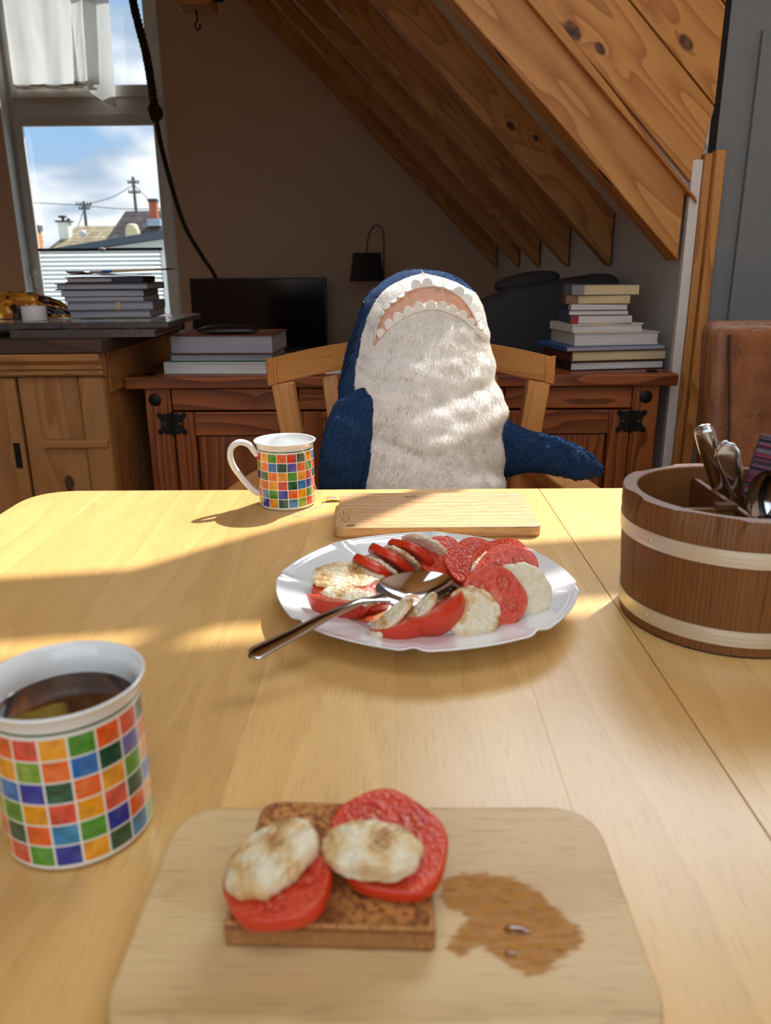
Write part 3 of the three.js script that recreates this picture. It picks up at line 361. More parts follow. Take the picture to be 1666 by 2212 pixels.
{ // book tower on the right of the sideboard
  const g = 'books in the tower on the right of the sideboard', L = [
    ['black hardcover with white pages at the bottom of the right tower', 0.252, 0.022, 0.19, 0.548, 0.17, [20, 20, 22], 'white', 'l'], ['brown hardcover with cream pages in the right tower', 0.256, 0.026, 0.19, 0.55, 0.18, [104, 60, 34], 'cream', 'l'], ['thin blue magazine sticking out of the right tower', 0.262, 0.011, 0.2, 0.536, 0.19, [52, 96, 160], 'grey', 'l'],
    ['thick white hardcover with a grey spine in the right tower', 0.225, 0.032, 0.165, 0.546, 0.16, [206, 206, 200], 'white', 'l'], ['white book with a yellow marker in the right tower', 0.19, 0.02, 0.15, 0.522, 0.19, [224, 226, 214], 'white', 'l'], ['navy and red paperback in the right tower', 0.155, 0.02, 0.125, 0.515, 0.03, [52, 52, 92], 'white', 'l'],
    ['thin blue booklet in the right tower', 0.148, 0.011, 0.12, 0.508, 0.02, [58, 72, 116], 'white', 'l'], ['small spiral notepad with black spine in the right tower', 0.14, 0.015, 0.115, 0.512, -0.03, [26, 26, 28], 'white', 'l'], ['cream paperback with a brown spine in the right tower', 0.156, 0.021, 0.11, 0.512, -0.1, [128, 86, 50], 'cream', 'l'], ['cream paperback with a grey spine on top of the right tower', 0.164, 0.024, 0.11, 0.524, -0.03, [120, 124, 124], 'cream', 'l']];
  let y = 0.8154; L.forEach(([label, w, th, d, x, turn, c, pg, sp], i) => { const front = [-1.975, -1.972, -1.97, -1.98, -1.985, -1.99, -1.99, -1.995, -1.995, -1.99][i]; const b = book(i > 4 ? 'paperback' : 'hardcover_book', label, g, [x, y, front - d / 2], turn, w, th, d, c, pg, sp, i === 2 || i > 4, i === 4 ? marker([214, 184, 40], -0.02, 0.0202, 0.068, 0.05) : i === 3 ? marker([214, 160, 110], -0.06, 0.0322, 0.075, 0.06) : undefined);
    if (i === 7) for (let k = 0; k < 8; k++) { const t = new THREE.TorusGeometry(0.0075, 0.0009, 6, 16); t.translate(-w / 2 + 0.004 + k * 0.0055, th / 2, d / 2 - 0.001); obj('spiral_ring', t, M.steel, b); }
    if (i === 5) obj('spine_patch', box(0.02, 0.018, 0.0006, -w / 2 + 0.011, 0.001, d / 2 + 0.0004, 0), mat([150, 40, 44], 0.5), b); if (i > 7) obj('spine_patch', box(0.03, th - 0.002, 0.0006, -w / 2 + 0.0155, 0.001, d / 2 + 0.0004, 0), cov(c), b);
    y += th + 0.0004; });
}
{ // things on the pine cabinet
  const Y = 0.9185, wrap = (w, d, seed) => pixTex(256, 256, (u, v) => { const k = n2(u * 30 + seed, v * 6), s = sstep(0.35, 0.6, n2(u * 14 + seed, v * 14)); const c = mix3([58, 54, 58], [124, 108, 100], clamp(0.5 + 0.5 * k)); return mix3(c, [220, 226, 232], s * 0.25); });
  const pack = (label, x, y, z, turn, w, th, d, seed) => { const p = thing('wrapped_sheet_pack', label, 'pack', [x, y, z], turn, 'shrink wrapped packs on the pine cabinet'), m = new THREE.MeshPhysicalMaterial({ map: wrap(w, d, seed), roughness: 0.25, clearcoat: 0.8, clearcoatRoughness: 0.12 }); const n = 6; for (let k = 0; k < n; k++) obj('sheet', box(w - 0.004 * n2(k, seed), th / n - 0.0003, d, 0.002 * n2(seed, k), k * th / n, 0, 0.0006), m, p); obj('wrap_film', gridGeo((u, v) => [lerp(-w / 2, w / 2, u), th + 0.001 + 0.002 * (0.5 + 0.5 * n2(u * 9 + seed, v * 7)), lerp(-d / 2, d / 2, v)], 40, 24), new THREE.MeshPhysicalMaterial({ color: 0xdfe6ea, roughness: 0.12, transmission: 0.55, thickness: 0 }), p); };
  pack('lower shrink wrapped pack on the pine cabinet slab', -0.715, Y, -1.93, 0.03, 0.33, 0.017, 0.26, 1); pack('upper shrink wrapped pack under the book pile by the window', -0.77, Y + 0.0205, -1.98, 0.02, 0.5, 0.011, 0.34, 2);
  const g = 'dark books in the pile by the window', y0 = Y + 0.035; let y = y0;
  [['beige book at the bottom of the pile by the window', 0.2, 0.018, 0.15, -0.7, 0.06, [128, 116, 100], 'grey'], ['grey blue hardcover with a tan label in the window pile', 0.208, 0.02, 0.16, -0.7, 0.1, [112, 116, 132], 'grey'], ['thin beige paperback in the window pile', 0.19, 0.011, 0.15, -0.708, 0.03, [140, 132, 116], 'grey'], ['grey softcover book in the window pile', 0.198, 0.015, 0.15, -0.712, 0.06, [108, 110, 116], 'grey'], ['wide dark grey book in the upper window pile', 0.224, 0.016, 0.16, -0.71, 0.04, [64, 62, 60], 'grey'], ['dark red and navy book near the top of the window pile', 0.184, 0.014, 0.14, -0.708, 0.08, [70, 26, 30], 'grey']].forEach(([label, w, th, d, x, turn, c, pg], i) => {
    book('pile_book', label, g, [x, y, -2.02], turn, w, th, d, c, pg, i % 2 ? 'r' : 'b', i === 2 || i === 3, i === 1 ? (b, s) => obj('label', box(0.012, 0.016, 0.0006, 0.02, 0.002, s.d / 2 + 0.0004, 0), mat([196, 164, 120], 0.7), b) : i === 5 ? (b, s) => obj('cover_patch', box(0.075, 0.012, 0.0006, 0.055, 0.001, s.d / 2 + 0.0004, 0), mat([24, 26, 62], 0.5), b) : undefined); y += th + 0.0005; });
  const f = tag(obj('folded_leaflet', gridGeo((u, v) => [lerp(-0.1, 0.08, u), 0.003 + 0.007 * Math.max(0, Math.sin(u * 7 - 0.4)) + 0.01 * (u < 0.1 ? 1 - u * 10 : 0), lerp(-0.06, 0.06, v)], 40, 6), mat([122, 44, 36], 0.4, { side: THREE.DoubleSide })), 'crumpled red leaflet on top of the window pile', 'leaflet'); f.position.set(-0.7, y, -2.02);
  const m = tag(obj('thin_magazine', gridGeo((u, v) => [lerp(-0.15, 0.1, u), 0.0012 + 0.001 * Math.sin(u * 5), lerp(-0.07, 0.07, v)], 20, 4), mat([44, 26, 26], 0.4, { side: THREE.DoubleSide })), 'thin dark magazine sticking out of the window pile', 'magazine'); m.position.set(-0.69, y, -2.02);
  const pz = thing('paint_brush', 'long thin wooden paint brush lying across the window pile', 'brush', [-0.64, y + 0.0135, -1.962], -0.02); const rod = (r0, r1, x0, x1, mm, nm) => { const c = new THREE.CylinderGeometry(r1, r0, x1 - x0, 10); c.rotateZ(-Math.PI / 2); c.translate((x0 + x1) / 2, 0, 0); obj(nm, c, mm, pz); }; rod(0.0022, 0.003, -0.1, -0.07, mat([196, 172, 128], 0.5), 'tail'); rod(0.003, 0.003, -0.07, -0.045, mat([36, 90, 170], 0.4), 'band'); rod(0.003, 0.0026, -0.045, 0.06, mat([196, 172, 128], 0.5), 'shaft'); rod(0.0026, 0.0026, 0.06, 0.088, M.steel, 'ferrule'); rod(0.0026, 0.0008, 0.088, 0.115, mat([70, 40, 30], 0.9), 'bristles'); pz.rotation.z = 0.03;
  const tp = thing('tape_roll', 'white tape roll standing on the wrapped packs', 'tape', [-0.852, y0 - 0.0005, -1.88]); obj('roll', lathe([[0.018, 0], [0.028, 0], [0.028, 0.033], [0.018, 0.033], [0.018, 0]], 40), mat([206, 206, 208], 0.6), tp);
  // bag of golden foil sweets
  const bag = thing('snack_bag', 'crumpled gold and brown foil bag on the pine cabinet', 'bag', [-0.93, y0, -1.985]);
  const bt = pixTex(256, 256, (u, v) => { const k = fbm2(u * 2.4, v * 2.4, 3), s = sstep(-0.2, -0.1, k); return mix3(mix3([40, 26, 18], [168, 110, 40], s), [206, 150, 52], sstep(0.1, 0.2, k)); });
  const bg = gridGeo((u, v) => { const x = lerp(-0.15, 0.13, u), a = v * Math.PI, prof = Math.pow(Math.sin(Math.PI * clamp(u * 0.96 + 0.02)), 0.5), cr = 0.006 * fbm2(u * 9, v * 9, 3); return [x, Math.max(0, (0.062 * prof + cr) * Math.sin(a) ** 0.8), -0.04 * prof * Math.cos(a) + cr]; }, 60, 30); obj('foil', bg, new THREE.MeshPhysicalMaterial({ map: bt, roughness: 0.25, metalness: 0.35, side: THREE.DoubleSide }), bag);
  obj('crimped_seal', gridGeo((u, v) => [0.12 + 0.03 * u, 0.022 - 0.018 * u + 0.002 * Math.sin(v * 50), lerp(-0.03, 0.03, v)], 4, 60), new THREE.MeshPhysicalMaterial({ color: 0xcfd4d8, roughness: 0.2, metalness: 0.8, side: THREE.DoubleSide }), bag);
}

// ---------------------------------------------------------------- plush shark
{
  const sh = thing('plush_shark', 'large blue and white plush toy shark sitting in the armchair', 'plush toy');
  // height, left and right edge, left and right edge of the white belly
  const RW = [[0.462, -0.02, 0.13, 0.0, 0.13], [0.5, -0.062, 0.17, -0.04, 0.17], [0.56, -0.075, 0.182, -0.05, 0.184], [0.65, -0.077, 0.185, -0.052, 0.187], [0.7009, -0.0782, 0.1859, -0.0518, 0.1875], [0.7403, -0.0826, 0.1892, -0.0464, 0.1908], [0.7766, -0.0871, 0.1916, -0.04, 0.1932], [0.806, -0.0956, 0.1929, -0.0491, 0.1945], [0.8284, -0.0984, 0.1922, -0.0623, 0.1938], [0.8508, -0.0963, 0.1891, -0.0691, 0.1907], [0.8889, -0.091, 0.1808, -0.0694, 0.1824], [0.9274, -0.0831, 0.1724, -0.0639, 0.174], [0.9665, -0.0726, 0.1672, -0.0583, 0.1688], [0.9982, -0.0602, 0.1599, -0.0432, 0.1616], [1.0142, -0.0492, 0.1528, -0.0322, 0.1537], [1.0263, -0.039, 0.1448, -0.0194, 0.1388], [1.0368, -0.0263, 0.1357, -0.004, 0.121], [1.0465, -0.0109, 0.1207, 0.011, 0.101], [1.0495, -0.0056, 0.1139, 0.026, 0.084], [1.0518, -0.0015, 0.1085, 0.05, 0.057], [1.0547, 0.0037, 0.1021, 0.0525, 0.0535], [1.0585, 0.016, 0.083, 0.0525, 0.0535], [1.0622, 0.0462, 0.0468, 0.0465, 0.0465]];
  const ys = RW.map((r) => r[0]), col = (i) => RW.map((r) => r[i]), cL = col(1), cR = col(2), wL = col(3), wR = col(4);
  const sm = (y, c) => { const h = Math.min(0.012, Math.max(0.0004, (1.0622 - y) * 0.45)); let s = 0; for (let k = -2; k <= 2; k++) s += interp(y + k * h / 2, ys, c); return s / 5; };
  const body = (y) => { const l = sm(y, cL), r = sm(y, cR), a = (r - l) / 2; return { cx: (l + r) / 2, a, zc: -1.285 - 0.6 * (Math.max(y, 0.66) - 0.7), b: 0.78 * a }; };
  const ang = (y, c, B) => Math.asin(clamp((sm(y, c) - B.cx) / Math.max(B.a, 1e-5) * 0.97, -1, 1));
  const fold = (phi, y, X) => { const k = 0.0032 * n3(X * 7 + y * 5, y * 13 - X * 4, 1.7) + 0.0015 * n3(X * 20 + y * 18, y * 34, 4.2) + 0.012 * Math.exp(-(((y - 0.79 - 0.25 * (X - 0.06)) / 0.013) ** 2)) * sstep(-0.04, 0.06, X) * 0.5 - 0.006 * Math.exp(-(((y - 0.755 - 0.3 * (0.1 - X)) / 0.012) ** 2)) - 0.006 * Math.exp(-(((y - 0.855 - 0.22 * (X - 0.1)) / 0.014) ** 2)) * sstep(0.0, 0.08, X); return k * sstep(1.06, 1.0, y); };
  const S = (phi, y, push = 0) => { const B = body(y), X = B.cx + B.a * Math.sin(phi), f = fold(phi, y, X) + push; return [B.cx + (B.a + f) * Math.sin(phi), y, B.zc + (B.b + f) * Math.cos(phi)]; };
  const frontZ = (X, y) => { const B = body(y), s = clamp((X - B.cx) / B.a, -0.995, 0.995), phi = Math.asin(s); return S(phi, y)[2]; };
  const yAt = (v) => lerp(0.462, 1.0622, v < 0.75 ? v / 0.75 * 0.86 : 0.86 + 0.14 * Math.sin((v - 0.75) / 0.25 * Math.PI / 2));
  const outer = [[-0.0345, 0.9383], [-0.0322, 0.9603], [-0.0291, 0.9751], [-0.017, 0.9955], [-0.0008, 1.0092], [0.0139, 1.0182], [0.0278, 1.0265], [0.0441, 1.0318], [0.0687, 1.0338], [0.0891, 1.0298], [0.1094, 1.0211], [0.1256, 1.0077], [0.1392, 0.9883], [0.1478, 0.9689], [0.1529, 0.9476]];
  const inner = [[-0.0345, 0.9383], [-0.0249, 0.9496], [-0.0129, 0.9617], [-0.0009, 0.9714], [0.015, 0.9818], [0.031, 0.9892], [0.047, 0.9936], [0.067, 0.9957], [0.083, 0.9939], [0.0991, 0.9884], [0.1154, 0.9812], [0.1292, 0.9709], [0.1408, 0.959], [0.1509, 0.9463]];
  const cO = new THREE.CatmullRomCurve3(outer.map(([x, y]) => new THREE.Vector3(x, y, 0))), cI = new THREE.CatmullRomCurve3(inner.map(([x, y]) => new THREE.Vector3(x, y, 0)));
  const poly = [...cO.getSpacedPoints(40), ...cI.getSpacedPoints(40).reverse()].map((p) => [p.x, p.y]);
  const inside = (x, y) => { let c = false; for (let i = 0, j = poly.length - 1; i < poly.length; j = i++) { const [xi, yi] = poly[i], [xj, yj] = poly[j]; if ((yi > y) !== (yj > y) && x < (xj - xi) * (y - yi) / (yj - yi) + xi) c = !c; } return c; };
  const blue = mat([25, 64, 108], 1, { bumpMap: noiseBump(60, 60, 5), bumpScale: 0.004, sheen: 0.3, sheenColor: new THREE.Color(0.35, 0.5, 0.8), sheenRoughness: 0.5 }), white = mat([246, 242, 234], 1, { bumpMap: noiseBump(60, 60, 6), bumpScale: 0.001 }), peach = mat([242, 194, 166], 0.9, { bumpMap: bumpFine, bumpScale: 0.0012 }), felt = mat([232, 234, 228], 0.85);
  const belly = gridGeo((u, v) => { const y = yAt(v), B = body(y), a = ang(y, wL, B), r = y < 1.012 ? 1.75 : lerp(1.75, ang(y, wR, B), sstep(1.012, 1.03, y)); return S(lerp(a, r, u), y); }, 170, 260, (u, v) => [u * 3, v * 6]);
  { const ix = belly.index.array, p = belly.attributes.position, keep = []; for (let i = 0; i < ix.length; i += 3) { const a = ix[i], b = ix[i + 1], c = ix[i + 2], X = (p.getX(a) + p.getX(b) + p.getX(c)) / 3, Y = (p.getY(a) + p.getY(b) + p.getY(c)) / 3; if (!inside(X, Y)) keep.push(a, b, c); } belly.setIndex(keep); }
  obj('belly', belly, white, sh).userData.label = 'white plush belly';
  obj('back', gridGeo((u, v) => { const y = yAt(v), B = body(y), a = ang(y, wL, B), r = y < 1.012 ? 1.75 : lerp(1.75, ang(y, wR, B), sstep(1.012, 1.03, y)); return S(lerp(r, a + Math.PI * 2, u), y); }, 90, 160, (u, v) => [u * 4, v * 6]), blue, sh).userData.label = 'dark blue plush back';
  // mouth lining between the jaws
  const mp = (t, s, depth = 0) => { const o = cO.getPointAt(clamp(t, 0.0005, 0.9995)), i = cI.getPointAt(clamp(t, 0.0005, 0.9995)), X = lerp(i.x, o.x, s), Y = lerp(i.y, o.y, s); return [X, Y, frontZ(X, Y) + depth]; };
  obj('mouth_lining', gridGeo((u, v) => mp(u, v, -0.013 * Math.pow(Math.sin(Math.PI * clamp(v, 0.001, 0.999)), 0.7) * Math.pow(Math.sin(Math.PI * u), 0.4) + 0.0035 * n2(u * 11, v * 1.5) * Math.sin(Math.PI * v) - 0.001), 90, 20, (u, v) => [u * 3, v]), peach, sh).userData.label = 'peach coloured felt mouth lining';
  obj('lower_lip', tube(Array.from({ length: 40 }, (_, i) => mp(i / 39, 0.02, 0.0005)), 0.0032, 120, 8), peach, sh); obj('upper_lip', tube(Array.from({ length: 40 }, (_, i) => mp(i / 39, 1, -0.001)), 0.0026, 120, 8), white, sh);
  // felt teeth
  const toothShape = new THREE.Shape(); toothShape.moveTo(-0.0092, -0.002); toothShape.bezierCurveTo(-0.0098, 0.0075, -0.0055, 0.0132, 0, 0.0134); toothShape.bezierCurveTo(0.0055, 0.0132, 0.0098, 0.0075, 0.0092, -0.002); const toothG = extrude(toothShape, 0.0024, 0.0008, 1, 10); toothG.translate(0, 0, -0.0012);
  const tooth = (name, t, edge, out, fwd, sc) => { const P = new THREE.Vector3(...mp(t, edge)), Q = new THREE.Vector3(...mp(t + 0.012, edge)), O = new THREE.Vector3(...mp(t, edge > 0.5 ? 0.6 : 0.4)), X = Q.sub(P).normalize(); let Y = O.sub(P).normalize().multiplyScalar(out); Y.addScaledVector(new THREE.Vector3(0, 0, 1), fwd).addScaledVector(X, -Y.dot(X)).normalize(); const Z = new THREE.Vector3().crossVectors(X, Y); const m = obj(name, toothG, felt, sh); m.matrixAutoUpdate = true; m.quaternion.setFromRotationMatrix(new THREE.Matrix4().makeBasis(X, Y, Z)); m.position.copy(P).addScaledVector(Z, Z.z > 0 ? 0.001 : -0.001).add(new THREE.Vector3(0, 0, 0.002)); m.scale.setScalar(sc * 0.86); };
  for (const [t, out, fwd, sc] of [[0.13, 1, 0.3, 0.6], [0.18, 1, 0.3, 0.7], [0.23, 1, 0.3, 0.75], [0.285, 1, 0.35, 0.75], [0.34, 1, 0.6, 0.75], [0.395, 0.3, 1, 0.8], [0.45, -1, 0.5, 1.25], [0.515, -1, 0.5, 1.25], [0.58, 0.3, 1, 0.8], [0.64, 0.2, 1, 0.9], [0.705, -1, 0.45, 1.35], [0.765, -1, 0.35, 1.35], [0.825, -1, 0.3, 1.3], [0.88, -1, 0.3, 1.2], [0.935, -1, 0.3, 1.0]]) tooth('upper_tooth', t, 1, out, fwd, sc);
  for (const [t, sc] of [[0.1, 0.85], [0.19, 1], [0.27, 1.05], [0.355, 1.05], [0.44, 1.1], [0.53, 1.1], [0.615, 1.05], [0.695, 1.05], [0.78, 1], [0.86, 0.9], [0.93, 0.75]]) tooth('lower_tooth', t, 0.02, 1, 0.55, sc * 1.14);
  // fins
  const finGeo = (pts, nu = 48, nv = 24) => { // pts: centre, half width vector, thickness
    const c = new THREE.CatmullRomCurve3(pts.map((p) => new THREE.Vector3(...p[0]))), h = new THREE.CatmullRomCurve3(pts.map((p) => new THREE.Vector3(...p[1]))), tk = pts.map((p) => p[2]), us = pts.map((_, i) => i / (pts.length - 1));
    return gridGeo((u, v) => { const C = c.getPoint(u), Hh = h.getPoint(u), T3 = c.getTangent(u), N = new THREE.Vector3().crossVectors(T3, Hh).normalize(), a = v * Math.PI * 2, k = interp(u, us, tk) * (1 + 0.12 * n2(u * 6, v * 4)), cs = Math.cos(a); C.addScaledVector(Hh, Math.sign(cs) * Math.abs(cs) ** 0.9).addScaledVector(N, Math.sin(a) * k + 0.003 * n2(u * 9, v * 5)); return C.toArray(); }, nu, nv, (u, v) => [u * 2, v * 2]); };
  const finR = finGeo([[[0.165, 0.762, -1.34], [0.0, 0.056, 0], 0.03], [[0.19, 0.762, -1.33], [-0.004, 0.053, 0], 0.028], [[0.235, 0.760, -1.31], [0, 0.034, -0.008], 0.022], [[0.278, 0.754, -1.30], [0.004, 0.03, -0.014], 0.016], [[0.318, 0.740, -1.295], [0.01, 0.023, -0.014], 0.011], [[0.346, 0.727, -1.29], [0.012, 0.009, -0.005], 0.006], [[0.354, 0.722, -1.29], [0.003, 0.002, 0], 0.002]]);
  const finL = finGeo([[[-0.052, 0.862, -1.335], [0.02, 0.006, 0.01], 0.012], [[-0.066, 0.838, -1.30], [0.038, 0.006, 0.01], 0.024], [[-0.08, 0.79, -1.262], [0.041, 0.004, 0.006], 0.027], [[-0.088, 0.735, -1.25], [0.038, 0, 0.004], 0.026], [[-0.092, 0.68, -1.25], [0.033, 0, 0.004], 0.022], [[-0.094, 0.63, -1.255], [0.02, 0, 0.002], 0.014], [[-0.094, 0.605, -1.257], [0.004, 0, 0], 0.003]]);
  obj('side_fin', finR, blue, sh); obj('side_fin', finL, blue, sh);
  const tail = finGeo([[[0.06, 0.53, -1.3], [0.09, 0, 0], 0.05], [[0.06, 0.505, -1.22], [0.075, 0, 0], 0.035], [[0.06, 0.485, -1.15], [0.05, 0, 0], 0.022], [[0.06, 0.484, -1.11], [0.01, 0, 0], 0.006]]); obj('tail_stem', tail, blue, sh);
  // eye and gill stitches on the blue side
  const e = new THREE.SphereGeometry(0.006, 16, 12); e.scale(0.7, 1.3, 1.1); e.translate(...S(-1.32, 1.0, 0.001)); obj('eye', e, mat([8, 8, 10], 0.15), sh);
  for (const [y, a0, a1] of [[0.965, -1.55, -1.2], [0.945, -1.6, -1.13], [0.925, -1.65, -1.12], [0.905, -1.65, -1.13]]) obj('gill_stitch', tube(Array.from({ length: 8 }, (_, i) => S(lerp(a0 + 0.25, a1, i / 7), y - 0.03 + 0.034 * i / 7, 0.0012)), 0.0016, 20, 6), mat([10, 12, 18], 0.9), sh);
  // short plush pile
  const blade = new THREE.ConeGeometry(0.5, 1, 3, 1, true); blade.translate(0, 0.5, 0);
  const pile = (name, n, seed, sample, m, len, wid) => {
    const r = rng(seed), im = new THREE.InstancedMesh(blade, m, n), q = new THREE.Quaternion(), up = new THREE.Vector3(0, 1, 0), M4 = new THREE.Matrix4(), C = new THREE.Color(); let k = 0;
    for (let guard = 0; k < n && guard < n * 4; guard++) { const s = sample(r); if (!s) continue; const [p, nrm] = s, sw = n3(p[0] * 26, p[1] * 26, p[2] * 26), dir = new THREE.Vector3(0.35 * sw + 0.25 * (r() - 0.5), -0.75 + 0.25 * (r() - 0.5), 0.2 * (r() - 0.5)).addScaledVector(new THREE.Vector3(...nrm), 0.62 + 0.25 * (r() - 0.5)).normalize(); const L = len * (0.7 + 0.6 * r()); q.setFromUnitVectors(up, dir); M4.compose(new THREE.Vector3(p[0] - nrm[0] * 0.0008, p[1] - nrm[1] * 0.0008, p[2] - nrm[2] * 0.0008), q, new THREE.Vector3(wid, L, wid * 0.6)); im.setMatrixAt(k, M4); const g = 0.9 + 0.2 * r(); im.setColorAt(k, C.setRGB(g, g, g)); k++; }
    im.count = k; im.name = name; im.userData.kind = 'stuff'; prep(im); sh.add(im); };
  const meshSampler = (geo, filt) => { const g = geo.index ? geo.toNonIndexed() : geo, p = g.attributes.position, tri = p.count / 3, cum = new Float64Array(tri); let s = 0; const A = new THREE.Vector3(), B = new THREE.Vector3(), Cc = new THREE.Vector3(), N = new THREE.Vector3(); for (let i = 0; i < tri; i++) { A.fromBufferAttribute(p, i * 3); B.fromBufferAttribute(p, i * 3 + 1); Cc.fromBufferAttribute(p, i * 3 + 2); N.crossVectors(B.sub(A), Cc.sub(A)); s += N.length(); cum[i] = s; }
    return (r) => { const x = r() * s; let lo = 0, hi = tri - 1; while (lo < hi) { const m = (lo + hi) >> 1; if (cum[m] < x) lo = m + 1; else hi = m; } let a = r(), b = r(); if (a + b > 1) { a = 1 - a; b = 1 - b; } A.fromBufferAttribute(p, lo * 3); B.fromBufferAttribute(p, lo * 3 + 1); Cc.fromBufferAttribute(p, lo * 3 + 2); const e1 = B.clone().sub(A), e2 = Cc.clone().sub(A), P = A.clone().addScaledVector(e1, a).addScaledVector(e2, b); N.crossVectors(e1, e2).normalize(); if (filt && !filt(P)) return null; return [P.toArray(), N.toArray()]; }; };
  const seen = (P) => P.y > 0.66;
  const bellyGeo = sh.children.find((c) => c.name === 'belly').geometry, backGeo = sh.children.find((c) => c.name === 'back').geometry;
  const furW = mat([248, 244, 236], 0.9), furB = mat([27, 68, 116], 0.9);
  pile('belly_pile', 75000, 71, meshSampler(bellyGeo, seen), furW, 0.0062, 0.0013);
  pile('back_pile', 55000, 72, meshSampler(backGeo, (P) => P.y > 0.66 && (P.x < 0.02 || P.y > 1.0 || P.x > 0.12)), furB, 0.0062, 0.0014);
  pile('fin_pile', 16000, 73, meshSampler(finR), furB, 0.005, 0.0013); pile('fin_pile', 16000, 74, meshSampler(finL, seen), furB, 0.006, 0.0014);
}

// ---------------------------------------------------------------- on the table
const TY = 0.75;
const porcelain = mat([236, 238, 236], 0.12, { clearcoat: 0.5, clearcoatRoughness: 0.05 });
const CL = { O: '#f0621a', R: '#e64a34', Y: '#f3a012', G: '#439424', g: '#84ac34', B: '#0a6cc0', N: '#1f2fa0', D: '#044c34', P: '#5a58ac', T: '#1c88bc' };
const mosaic = canvasTex(1440, 512, (c, w, h) => {
  c.fillStyle = '#eceae2'; c.fillRect(0, 0, w, h); c.fillStyle = '#1d5a44'; c.fillRect(0, 8, w, 9);
  const rows = ['ORYGORDYBGROYNGDOB', 'YgOBDPOGRYNGBODRYG', 'BNDOYGYRDOGBYROGNT', 'GYRYRDBNOYDRGTYOBg', 'DOTGNOYGRNYBOGRDYO', 'RGNYDTgROBGYNROGDY'], y0 = 28, cw = w / 18, ch = (h - y0 - 6) / 6, r = rng(8);
  rows.forEach((row, j) => { for (let i = 0; i < 18; i++) { const x = i * cw + 3.5, y = y0 + j * ch + 3.5, ww = cw - 7, hh = ch - 7; c.globalAlpha = 1; c.fillStyle = CL[row[i]]; c.fillRect(x, y, ww, hh); c.save(); c.beginPath(); c.rect(x, y, ww, hh); c.clip(); for (let k = 0; k < 9; k++) { c.globalAlpha = 0.06; c.fillStyle = r() > 0.5 ? '#ffffff' : '#000000'; c.beginPath(); c.ellipse(x + r() * ww, y + r() * hh, 8 + r() * 26, 6 + r() * 22, r() * 3, 0, 7); c.fill(); } c.restore(); } });
  c.globalAlpha = 1;
}); mosaic.wrapS = THREE.RepeatWrapping;
const mosaicMat = new THREE.MeshPhysicalMaterial({ map: mosaic, roughness: 0.14, clearcoat: 0.6, clearcoatRoughness: 0.04 });
function mug(label, pos, turn, patTurn) {
  const m = thing('mosaic_mug', label, 'mug', pos, turn);
  obj('cup', lathe([[0, 0.003], [0.03, 0.003], [0.034, 0], [0.0375, 0.0008], [0.0392, 0.0035]], 72), porcelain, m); m.children.pop();
  obj('cup', [lathe([[0.0, 0.0025], [0.031, 0.0025], [0.033, 0], [0.0365, 0.0004], [0.0385, 0.0028], [0.0388, 0.0038]], 72), lathe([[0.0388, 0.0835], [0.0394, 0.0862], [0.0408, 0.0888], [0.0423, 0.0904], [0.0422, 0.0916], [0.0412, 0.092], [0.04, 0.0908], [0.0382, 0.0885], [0.0362, 0.084], [0.0357, 0.078], [0.0353, 0.012], [0.033, 0.0075], [0.026, 0.006], [0, 0.006]], 72)], porcelain, m);
  const wall = lathe([[0.0388, 0.0038], [0.0389, 0.03], [0.0389, 0.06], [0.0388, 0.0835]], 96); { const uv = wall.attributes.uv, p = wall.attributes.position; for (let i = 0; i < uv.count; i++) uv.setXY(i, uv.getX(i) + patTurn, (p.getY(i) - 0.0038) / 0.0797); } obj('mosaic_print', wall, mosaicMat, m).userData.label = 'bright mosaic of painted squares';
  const path = new THREE.CatmullRomCurve3([[-0.0382, 0.0725], [-0.0418, 0.0775], [-0.049, 0.0875], [-0.061, 0.0915], [-0.0715, 0.0855], [-0.0745, 0.073], [-0.071, 0.059], [-0.0625, 0.0445], [-0.053, 0.031], [-0.0455, 0.0225], [-0.0392, 0.018]].map(([x, y]) => new THREE.Vector3(x, y, 0))), N = 60;
  obj('handle', gridGeo((u, v) => { const p = path.getPointAt(u), t = path.getTangentAt(u), a = v * Math.PI * 2, nx = -t.y, ny = t.x, wd = 0.0062 - 0.0016 * Math.sin(u * 3.14), tk = 0.0042; return [p.x + nx * tk * Math.cos(a), p.y + ny * tk * Math.cos(a), wd * Math.sin(a)]; }, N, 16), porcelain, m);
  return m;
}
const mugFar = mug('white mosaic mug with a tea bag string standing beside the shark', [-0.150, TY, -1.036], 0.28, 0.2946), mugNear = mug('white mosaic mug of tea beside the toast board', [-0.186, TY, -0.381], -0.3, 0.0545);
